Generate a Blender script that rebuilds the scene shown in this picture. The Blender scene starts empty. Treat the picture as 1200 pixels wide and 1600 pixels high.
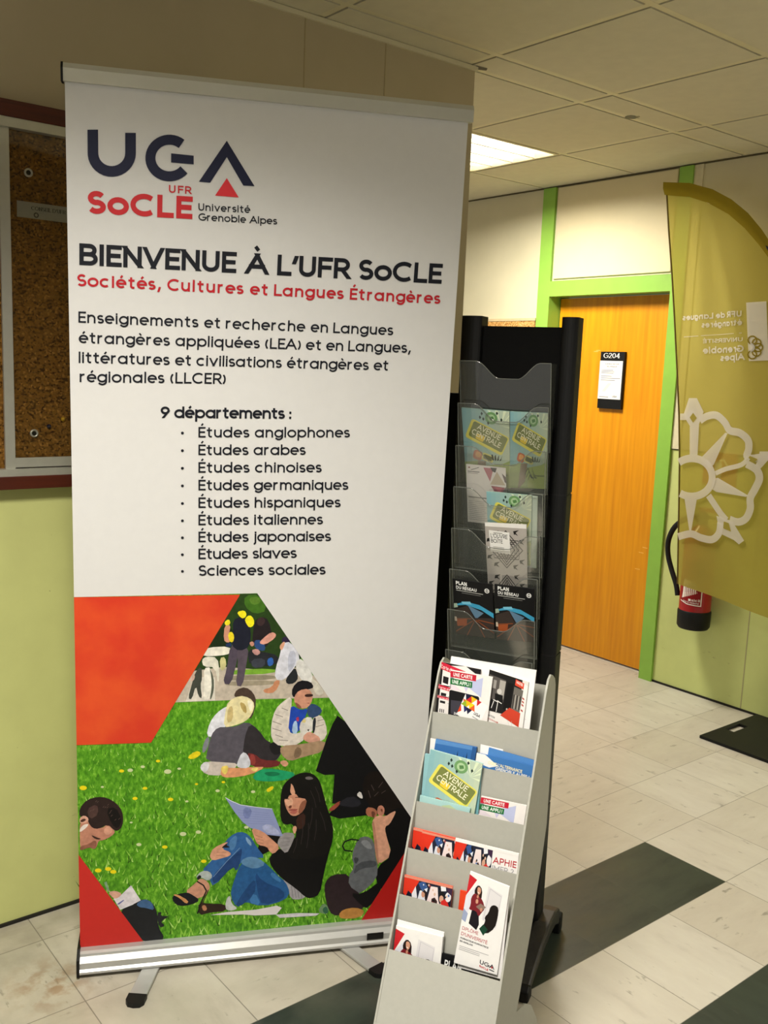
import bpy, math, random
from mathutils import Vector, Matrix

random.seed(7)
S = bpy.context.scene
COL = S.collection
T = 0.302                       # one floor tile in metres; plans below are measured in tiles

# ------------------------------------------------------------------ camera
YAW, PITCH, ROLL = 2.46324459, -0.151223779, 0.0387502832
CAM = Vector((5.76224727, -8.56803184, 5.11287535))
FPX = 1472.27784
_d = Vector((math.cos(YAW) * math.cos(PITCH), math.sin(YAW) * math.cos(PITCH), math.sin(PITCH)))
_r = _d.cross(Vector((0, 0, 1))).normalized()
_u = _r.cross(_d)
_c, _s = math.cos(ROLL), math.sin(ROLL)
RX, RY = _r * _c + _u * _s, -_r * _s + _u * _c
cd = bpy.data.cameras.new('camera')
cam = bpy.data.objects.new('camera', cd)
COL.objects.link(cam)
cam.matrix_world = Matrix.Translation(CAM * T) @ Matrix((RX, RY, -_d)).transposed().to_4x4()
cd.sensor_fit = 'VERTICAL'
cd.sensor_height = 36
cd.sensor_width = 27
cd.lens = 36 * FPX / 1600
cd.clip_start = 0.02
S.camera = cam

# ------------------------------------------------------------------ light and exposure
S.view_settings.view_transform = 'Standard'
S.view_settings.look = 'None'
S.view_settings.gamma = 1
S.view_settings.use_curve_mapping = False
S.view_settings.exposure = 0.0
W = bpy.data.worlds.new('world')
S.world = W
W.use_nodes = True
W.node_tree.nodes['Background'].inputs[0].default_value = (1.0, 0.96, 0.88, 1)
W.node_tree.nodes['Background'].inputs[1].default_value = 0.36
LAMP_COLOR = (1.0, 0.955, 0.865)
# ceiling fixtures: centre (tiles), power (W), spread (deg)
FIXTURES = [((-5.49, 1.95), 53, 165), ((2.99, -7.98), 61, 136), ((6.97, 1.95), 30, 140)]


# ------------------------------------------------------------------ geometry helpers
def V3(x, y, z): return Vector((x, y, z))


def ray(px, py): return RX * ((px - 600) / FPX) - RY * ((py - 800) / FPX) + _d


def on_plane(px, py, P0, n):
    """the point of a plane (tiles) that the photograph shows at a pixel"""
    d = ray(px, py)
    return CAM + d * ((P0 - CAM).dot(n) / d.dot(n))


class Frame:
    def __init__(s, o, u, v, n): s.o, s.u, s.v, s.n = Vector(o), Vector(u), Vector(v), Vector(n)
    def pt(s, a, b, c=0.0): return s.o + s.u * a + s.v * b + s.n * c
    def uv(s, px, py, c=0.0):
        q = on_plane(px, py, s.o + s.n * c, s.n) - s.o
        return (q.dot(s.u), q.dot(s.v))


WORLD = Frame((0, 0, 0), (1, 0, 0), (0, 1, 0), (0, 0, 1))


class MB:
    """collects faces (in tiles) and links them as ONE mesh object (in metres)"""
    def __init__(s): s.v, s.f, s.m, s.mats, s.sm = [], [], [], [], []
    def mi(s, mat):
        if mat not in s.mats: s.mats.append(mat)
        return s.mats.index(mat)
    def face(s, pts, mat, smooth=False):
        k = len(s.v)
        s.v += [Vector(p) for p in pts]
        s.f.append(list(range(k, k + len(pts)))); s.m.append(s.mi(mat)); s.sm.append(smooth)
    def grid(s, rows, mat, closed=False, smooth=True):
        k = len(s.v); nr, nc = len(rows), len(rows[0])
        for r in rows: s.v += [Vector(p) for p in r]
        mi = s.mi(mat)
        for i in range(nr - 1):
            for j in range(nc if closed else nc - 1):
                j2 = (j + 1) % nc
                s.f.append([k + i * nc + j, k + i * nc + j2, k + (i + 1) * nc + j2, k + (i + 1) * nc + j])
                s.m.append(mi); s.sm.append(smooth)
    def fbox(s, F, a0, a1, b0, b1, c0, c1, mat):
        P = [F.pt(a, b, c) for c in (c0, c1) for b in (b0, b1) for a in (a0, a1)]
        k = len(s.v); s.v += P; mi = s.mi(mat)
        for q in ((0, 2, 3, 1), (4, 5, 7, 6), (0, 1, 5, 4), (2, 6, 7, 3), (0, 4, 6, 2), (1, 3, 7, 5)):
            s.f.append([k + i for i in q]); s.m.append(mi); s.sm.append(False)
    def box(s, x0, x1, y0, y1, z0, z1, mat): s.fbox(WORLD, x0, x1, y0, y1, z0, z1, mat)
    def prism(s, F, pts, c0, c1, mat, side=None, smooth=False):
        k = len(s.v); n = len(pts)
        ar = sum(pts[i][0] * pts[(i + 1) % n][1] - pts[(i + 1) % n][0] * pts[i][1] for i in range(n))
        if ar < 0: pts = pts[::-1]
        s.v += [F.pt(a, b, c0) for a, b in pts] + [F.pt(a, b, c1) for a, b in pts]
        mi = s.mi(mat); ms = s.mi(side or mat)
        s.f.append([k + i for i in range(n)][::-1]); s.m.append(mi); s.sm.append(False)
        s.f.append([k + n + i for i in range(n)]); s.m.append(mi); s.sm.append(False)
        for i in range(n):
            j = (i + 1) % n
            s.f.append([k + i, k + j, k + n + j, k + n + i]); s.m.append(ms); s.sm.append(smooth)
    def tube(s, path, r, mat, seg=10, cap=True, flat=1.0):
        path = [Vector(p) for p in path]; rows = []; up = None
        for i, p in enumerate(path):
            d = (path[min(i + 1, len(path) - 1)] - path[max(i - 1, 0)]).normalized()
            if up is None: up = Vector((0, 0, 1)) if abs(d.z) < .9 else Vector((1, 0, 0))
            a = d.cross(up).normalized(); b = a.cross(d).normalized(); up = b
            rr = r[i] if isinstance(r, (list, tuple)) else r
            rows.append([p + a * rr * math.cos(t * 2 * math.pi / seg) + b * rr * flat * math.sin(t * 2 * math.pi / seg) for t in range(seg)])
        s.grid(rows, mat, closed=True)
        if cap:
            s.face(rows[0][::-1], mat); s.face(rows[-1], mat)
    def lathe(s, F, prof, mat, seg=28):
        """profile (radius, height along F.v) turned about F.v"""
        rows = [[F.pt(r * math.cos(t * 2 * math.pi / seg), h, r * math.sin(t * 2 * math.pi / seg)) for t in range(seg)] for r, h in prof]
        s.grid(rows, mat, closed=True)
        s.face(rows[0][::-1], mat); s.face(rows[-1], mat)
    def build(s, name, parent=None, bevel=0, **props):
        me = bpy.data.meshes.new(name)
        if parent is not None: o0 = Vector(parent['_base'])
        else:
            xs = [min(v[i] for v in s.v) for i in range(3)]; xm = [max(v[i] for v in s.v) for i in range(3)]
            o0 = Vector(((xs[0] + xm[0]) / 2, (xs[1] + xm[1]) / 2, xs[2]))
        me.from_pydata([tuple((v - o0) * T) for v in s.v], [], s.f)
        for m in s.mats: me.materials.append(m)
        me.polygons.foreach_set('material_index', s.m)
        me.polygons.foreach_set('use_smooth', s.sm)
        me.update()
        ob = bpy.data.objects.new(name, me); COL.objects.link(ob)
        if parent is not None: ob.parent = parent
        else: ob.location = o0 * T
        ob['_base'] = tuple(o0)
        if bevel:
            b = ob.modifiers.new('bevel', 'BEVEL'); b.width = bevel; b.segments = 2; b.limit_method = 'ANGLE'; b.angle_limit = math.radians(40)
        for k, v in props.items(): ob[k] = v
        return ob


def thing(name, base, label, category, group=None):
    o = bpy.data.objects.new(name, None); COL.objects.link(o)
    o.empty_display_size = .05
    o.location = Vector(base) * T; o['_base'] = tuple(base)
    o['label'] = label; o['category'] = category
    if group: o['group'] = group
    return o


def tag(o, label, category, group=None):
    o['label'] = label; o['category'] = category
    if group: o['group'] = group
    return o


# ------------------------------------------------------------------ materials
def lin(h):
    h = h.lstrip('#'); out = []
    for i in (0, 2, 4):
        c = int(h[i:i + 2], 16) / 255
        out.append(c / 12.92 if c <= .04045 else ((c + .055) / 1.055) ** 2.4)
    return (*out, 1)


def mix_hex(a, b, t):
    A = [int(a[i:i + 2], 16) for i in (1, 3, 5)]; B = [int(b[i:i + 2], 16) for i in (1, 3, 5)]
    return '#%02x%02x%02x' % tuple(round(x + (y - x) * t) for x, y in zip(A, B))


class NT:
    def __init__(s, name):
        s.mat = bpy.data.materials.new(name); s.mat.use_nodes = True
        s.t = s.mat.node_tree; s.t.nodes.clear()
        s.out = s.n('ShaderNodeOutputMaterial')
        s.co = s.n('ShaderNodeTexCoord')
        s.geo = s.n('ShaderNodeNewGeometry')
    def n(s, typ, **kw):
        x = s.t.nodes.new(typ)
        for k, v in kw.items():
            if k == 'op': x.operation = v
            elif hasattr(x, k): setattr(x, k, v)
        return x
    def set(s, sock, v):
        if isinstance(v, bpy.types.NodeSocket): s.t.links.new(v, sock)
        elif v is not None: sock.default_value = v
    def math(s, op, a, b=None, c=None):
        x = s.n('ShaderNodeMath', op=op); s.set(x.inputs[0], a); s.set(x.inputs[1], b)
        if c is not None: s.set(x.inputs[2], c)
        return x.outputs[0]
    def noise(s, vec, scale, detail=3, rough=.55):
        x = s.n('ShaderNodeTexNoise'); s.set(x.inputs['Vector'], vec)
        x.inputs['Scale'].default_value = scale; x.inputs['Detail'].default_value = detail; x.inputs['Roughness'].default_value = rough
        return x.outputs['Fac']
    def ramp(s, fac, stops):
        x = s.n('ShaderNodeValToRGB'); s.set(x.inputs[0], fac); cr = x.color_ramp
        while len(cr.elements) < len(stops): cr.elements.new(.5)
        for e, (p, c) in zip(cr.elements, stops):
            e.position = p; e.color = c if not isinstance(c, str) else lin(c)
        return x.outputs[0]
    def mix(s, f, a, b, blend='MIX'):
        x = s.n('ShaderNodeMix', data_type='RGBA', blend_type=blend)
        s.set(x.inputs[0], f); s.set(x.inputs[6], a); s.set(x.inputs[7], b)
        return x.outputs[2]
    def scale(s, vec, k):
        x = s.n('ShaderNodeVectorMath', op='MULTIPLY'); s.set(x.inputs[0], vec); x.inputs[1].default_value = k
        return x.outputs[0]
    def principled(s, color, rough=.5, metallic=0, spec=.5, bump=None, bump_s=.1, bump_d=.002):
        p = s.n('ShaderNodeBsdfPrincipled')
        s.set(p.inputs['Base Color'], color); s.set(p.inputs['Roughness'], rough)
        p.inputs['Metallic'].default_value = metallic; p.inputs['Specular IOR Level'].default_value = spec
        if bump is not None:
            b = s.n('ShaderNodeBump'); b.inputs['Strength'].default_value = bump_s; b.inputs['Distance'].default_value = bump_d
            s.set(b.inputs['Height'], bump); s.set(p.inputs['Normal'], b.outputs[0])
        s.t.links.new(p.outputs[0], s.out.inputs[0]); s.p = p
        return s.mat


_cache = {}


def plain(h, rough=.5, metallic=0, spec=.4, var=.06, scale=30, name='paint'):
    k = (h, rough, metallic, spec, var, scale)
    if k not in _cache:
        t = NT(name + '_' + h.lstrip('#')); c = lin(h)
        nz = t.noise(t.geo.outputs['Position'], scale)
        f = lambda q: (*[min(1, x * q) for x in c[:3]], 1)
        _cache[k] = t.principled(t.ramp(nz, [(.3, f(1 - var)), (.7, f(1 + var))]), rough, metallic, spec)
    return _cache[k]


def ink(h, rough=.45): return plain(h, rough, 0, .25, .02, 60, 'print')


def mat_floor():
    t = NT('vinyl_tiles'); pos = t.geo.outputs['Position']
    sp = t.n('ShaderNodeSeparateXYZ'); t.set(sp.inputs[0], pos)
    X = t.math('DIVIDE', sp.outputs[0], T); Y = t.math('DIVIDE', sp.outputs[1], T)
    ix, iy = t.math('FLOOR', X), t.math('FLOOR', Y)
    cmb = t.n('ShaderNodeCombineXYZ'); t.set(cmb.inputs[0], ix); t.set(cmb.inputs[1], iy)
    wn = t.n('ShaderNodeTexWhiteNoise'); t.set(wn.inputs[0], cmb.outputs[0])
    # dark strips: every other column of the rows in front of y = 0
    odd = t.math('LESS_THAN', t.math('ABSOLUTE', t.math('SUBTRACT', t.math('PINGPONG', ix, 1.0), 0.0)), .5)
    far = t.math('LESS_THAN', iy, -.5)
    near = t.math('GREATER_THAN', ix, -.5)
    dark = t.math('MULTIPLY', t.math('MULTIPLY', odd, far), near)
    # veining, turned per tile
    ang = t.math('MULTIPLY', t.math('FLOOR', t.math('MULTIPLY', wn.outputs['Value'], 2.0)), 1.5708)
    rot = t.n('ShaderNodeVectorRotate', rotation_type='Z_AXIS'); t.set(rot.inputs['Vector'], pos); t.set(rot.inputs['Angle'], ang)
    st = t.scale(rot.outputs[0], (5, 1.6, 1))
    off = t.n('ShaderNodeVectorMath', op='ADD'); t.set(off.inputs[0], st); t.set(off.inputs[1], wn.outputs['Color'])
    v1 = t.noise(off.outputs[0], 3.2, 6, .62)
    vein = t.ramp(v1, [(.30, '#b7b2a8'), (.42, '#c0bbb1'), (.6, '#c4c0b6'), (.75, '#c8c4bb')])
    o2 = t.n('ShaderNodeVectorMath', op='ADD'); t.set(o2.inputs[0], t.scale(rot.outputs[0], (34, 12, 1))); t.set(o2.inputs[1], t.scale(wn.outputs['Color'], (9, 9, 0)))
    flecks = t.noise(o2.outputs[0], 1.0, 4, .6)
    vein = t.mix(t.ramp(flecks, [(.63, (0, 0, 0, 1)), (.70, (.6, .6, .6, 1))]), vein, lin('#77736a'))
    tint = t.ramp(wn.outputs['Value'], [(0, '#f0ebe2'), (1, '#fffdf8')])
    light = t.mix(1.0, vein, tint, 'MULTIPLY')
    dv = t.ramp(v1, [(.3, '#232a24'), (.45, '#2e352e'), (.7, '#343c34')])
    dv = t.mix(t.ramp(flecks, [(.66, (0, 0, 0, 1)), (.74, (.6, .6, .6, 1))]), dv, lin('#20241f'))
    col = t.mix(dark, light, dv)
    # scuffs and a brown stain near the left wall
    sc = t.noise(t.scale(pos, (3, 9, 1)), 2.2, 7, .7)
    col = t.mix(t.ramp(sc, [(.66, (0, 0, 0, 1)), (.72, (.35, .35, .35, 1))]), col, lin('#6b665a'))
    dist = t.n('ShaderNodeVectorMath', op='DISTANCE'); t.set(dist.inputs[0], pos); dist.inputs[1].default_value = (-1.38 * T, -6.15 * T, 0)
    blob = t.math('MULTIPLY', t.ramp(dist.outputs['Value'], [(.0, (1, 1, 1, 1)), (.14, (0, 0, 0, 1))]), t.ramp(t.noise(pos, 22, 4), [(.45, (0, 0, 0, 1)), (.62, (.8, .8, .8, 1))]))
    col = t.mix(blob, col, lin('#8a5a22'))
    # dirty zone along the left wall
    dz = t.n('ShaderNodeMapRange'); t.set(dz.inputs[0], X); dz.inputs[1].default_value = -2.4; dz.inputs[2].default_value = 1.0; dz.inputs[3].default_value = .75; dz.inputs[4].default_value = 0
    hall = t.n('ShaderNodeMapRange'); t.set(hall.inputs[0], Y); hall.inputs[1].default_value = -4.0; hall.inputs[2].default_value = -1.5; hall.inputs[3].default_value = 1; hall.inputs[4].default_value = .12
    col = t.mix(t.math('MULTIPLY', t.math('MULTIPLY', dz.outputs[0], hall.outputs[0]), t.ramp(t.noise(pos, 5, 5), [(.35, (0, 0, 0, 1)), (.65, (1, 1, 1, 1))])), col, lin('#857f70'))
    fx = t.math('ABSOLUTE', t.math('SUBTRACT', t.math('FRACT', X), .5)); fy = t.math('ABSOLUTE', t.math('SUBTRACT', t.math('FRACT', Y), .5))
    g = t.math('GREATER_THAN', t.math('MAXIMUM', fx, fy), .4955)
    col = t.mix(t.math('MULTIPLY', t.math('MULTIPLY', g, .62), t.math('SUBTRACT', 1.0, t.math('MULTIPLY', dark, .7))), col, lin('#4a463c'))
    return t.principled(col, t.ramp(v1, [(.3, (.42, .42, .42, 1)), (.7, (.3, .3, .3, 1))]), 0, .45)


def mat_wall(top, bottom, zsplit, name):
    t = NT(name); pos = t.geo.outputs['Position']
    sp = t.n('ShaderNodeSeparateXYZ'); t.set(sp.inputs[0], pos)
    f = t.math('GREATER_THAN', sp.outputs[2], zsplit * T)
    a = t.noise(pos, 3.5, 5)
    b = t.ramp(a, [(.3, mix_hex(bottom, '#000000', .07)), (.7, bottom)])
    c = t.ramp(a, [(.3, mix_hex(top, '#000000', .04)), (.7, top)])
    specks = t.ramp(t.noise(pos, 60, 3), [(.74, (0, 0, 0, 1)), (.79, (.7, .7, .7, 1))])
    low = t.math('LESS_THAN', sp.outputs[2], .45)
    scuff = t.ramp(t.noise(t.scale(pos, (1, 1, 2.2)), 9, 5, .65), [(.66, (0, 0, 0, 1)), (.76, (.5, .5, .5, 1))])
    b = t.mix(t.math('MULTIPLY', scuff, low), b, lin('#6f6a3a'))
    b = t.mix(specks, b, lin('#7b7a4a'))
    return t.principled(t.mix(f, b, c), .55, 0, .3, t.noise(pos, 220, 2), .05, .001)


def mat_grain(light, dark, name, axis=2, rough=.38, k=26):
    t = NT(name); pos = t.geo.outputs['Position']
    sc = [k, k, k]; sc[axis] = 1.1
    a = t.noise(t.scale(pos, tuple(sc)), 1.6, 6, .6)
    b = t.noise(pos, 2.0, 2)
    col = t.ramp(a, [(.32, dark), (.66, light)])
    col = t.mix(.25, col, t.ramp(b, [(.3, dark), (.7, light)]))
    return t.principled(col, rough, 0, .4)


def mat_cork(c0, c1, c2, name, s=1.0):
    t = NT(name); pos = t.geo.outputs['Position']
    v = t.n('ShaderNodeTexVoronoi'); t.set(v.inputs['Vector'], pos); v.inputs['Scale'].default_value = 190 * s
    sp = t.n('ShaderNodeSeparateColor'); t.set(sp.inputs[0], v.outputs['Color'])
    a = t.ramp(sp.outputs[0], [(.05, c0), (.35, c1), (.8, c1), (1, c2)])
    b = t.noise(t.scale(pos, (1, 1, 2.4)), 42 * s, 5, .7)
    col = t.mix(t.ramp(b, [(.36, (1, 1, 1, 1)), (.46, (0, 0, 0, 1))]), a, lin(c0))
    col = t.mix(t.ramp(b, [(.6, (0, 0, 0, 1)), (.68, (.5, .5, .5, 1))]), col, lin(c2))
    return t.principled(col, .9, 0, .1, b, .3, .002)


def mat_clear(tint=.86, gloss=.1, haze=.06, name='clear_acrylic', hz='#b8bdb2'):
    t = NT(name)
    tr = t.n('ShaderNodeBsdfTransparent'); tr.inputs[0].default_value = (tint, tint, tint * .985, 1)
    gl = t.n('ShaderNodeBsdfGlossy'); gl.inputs['Roughness'].default_value = .06; gl.inputs[0].default_value = (1, 1, 1, 1)
    df = t.n('ShaderNodeBsdfDiffuse'); df.inputs[0].default_value = lin(hz)
    m1 = t.n('ShaderNodeMixShader'); m2 = t.n('ShaderNodeMixShader')
    m1.inputs[0].default_value = haze; m2.inputs[0].default_value = gloss
    t.t.links.new(tr.outputs[0], m1.inputs[1]); t.t.links.new(df.outputs[0], m1.inputs[2])
    t.t.links.new(m1.outputs[0], m2.inputs[1]); t.t.links.new(gl.outputs[0], m2.inputs[2])
    t.t.links.new(m2.outputs[0], t.out.inputs[0])
    return t.mat


def mat_flag(c, sheer=.2, trans=.5, name='sheer_polyester'):
    t = NT(name)
    df = t.n('ShaderNodeBsdfDiffuse'); df.inputs[0].default_value = lin(c)
    tl = t.n('ShaderNodeBsdfTranslucent'); tl.inputs[0].default_value = lin(c)
    tr = t.n('ShaderNodeBsdfTransparent'); cc = lin(c); tr.inputs[0].default_value = (*[x ** .5 for x in cc[:3]], 1)
    m1 = t.n('ShaderNodeMixShader'); m1.inputs[0].default_value = trans
    m2 = t.n('ShaderNodeMixShader'); m2.inputs[0].default_value = sheer
    t.t.links.new(df.outputs[0], m1.inputs[1]); t.t.links.new(tl.outputs[0], m1.inputs[2])
    t.t.links.new(m1.outputs[0], m2.inputs[1]); t.t.links.new(tr.outputs[0], m2.inputs[2])
    t.t.links.new(m2.outputs[0], t.out.inputs[0])
    return t.mat


def mat_emit(c, s, name):
    t = NT(name); e = t.n('ShaderNodeEmission'); e.inputs[0].default_value = (*c, 1); e.inputs[1].default_value = s
    t.t.links.new(e.outputs[0], t.out.inputs[0]); return t.mat


def mat_grass_print():
    t = NT('print_grass'); o = t.geo.outputs['Position']
    a = t.noise(t.scale(o, (1, 1, .55)), 120, 4, .65)
    b = t.noise(t.scale(o, (1, 1, 1.8)), 16, 3)
    c = t.ramp(a, [(.3, '#33690d'), (.46, '#4e9018'), (.58, '#69aa26'), (.72, '#93c647')])
    c = t.mix(t.ramp(b, [(.35, (.4, .4, .4, 1)), (.6, (0, 0, 0, 1))]), c, lin('#3f7d14'))
    return t.principled(c, .45, 0, .25)


M_floor = mat_floor()
BEIGE = '#cdbf9a'
M_wall_left = mat_wall('#b9ac8e', '#cdd188', 3.99, 'wall_left_paint')
M_wall_back = mat_wall('#d6cdad', '#d1d98b', 3.98, 'wall_back_paint')
M_ceiling = plain('#cfc8b0', .8, 0, .2, .03, 18, 'ceiling_tile')
M_tbar = plain('#d3cbac', .5, 0, .3, .02, 18, 'ceiling_rail')
M_gap = plain('#2a251a', .8, name='shadow_gap')
M_green = plain('#8cb94a', .4, 0, .4, .04, 14, 'green_frame')
M_door = mat_grain('#e39a12', '#c97c06', 'orange_wood', 2, .35)
M_brownwood = mat_grain('#5a2414', '#3a140b', 'dark_red_wood', 1, .4)
M_alu = plain('#c4c3b8', .32, .55, .5, .03, 40, 'aluminium')
M_alu_b = plain('#b4b4b1', .36, .35, .5, .02, 40, 'brushed_aluminium')
M_black = plain('#0c0c0c', .5, 0, .3, .1, 40, 'black_plastic')
M_blackm = plain('#090909', .75, 0, .15, .1, 40, 'black_matt')
M_darkmetal = plain('#3a3835', .45, .3, .4, .18, 60, 'dark_cast_metal')
M_rubber = plain('#080808', .6, name='rubber')
M_holder = plain('#abaaa1', .5, .0, .35, .025, 90, 'grey_sheet_metal')
M_clear = mat_clear()
M_clearedge = mat_clear(.8, .12, .5, 'acrylic_edge', '#8b908a')
M_glass = mat_clear(.93, .03, .0, 'smoked_glass')
M_white = ink('#e9e6e2')
M_fabric = plain('#d6d5d4', .6, 0, .2, .012, 40, 'banner_fabric')


# ------------------------------------------------------------------ monoline lettering
def arc(cx, cy, rx, ry, a0, a1, n=12):
    return [(cx + rx * math.cos(math.radians(a0 + (a1 - a0) * i / n)), cy + ry * math.sin(math.radians(a0 + (a1 - a0) * i / n))) for i in range(n + 1)]


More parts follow.
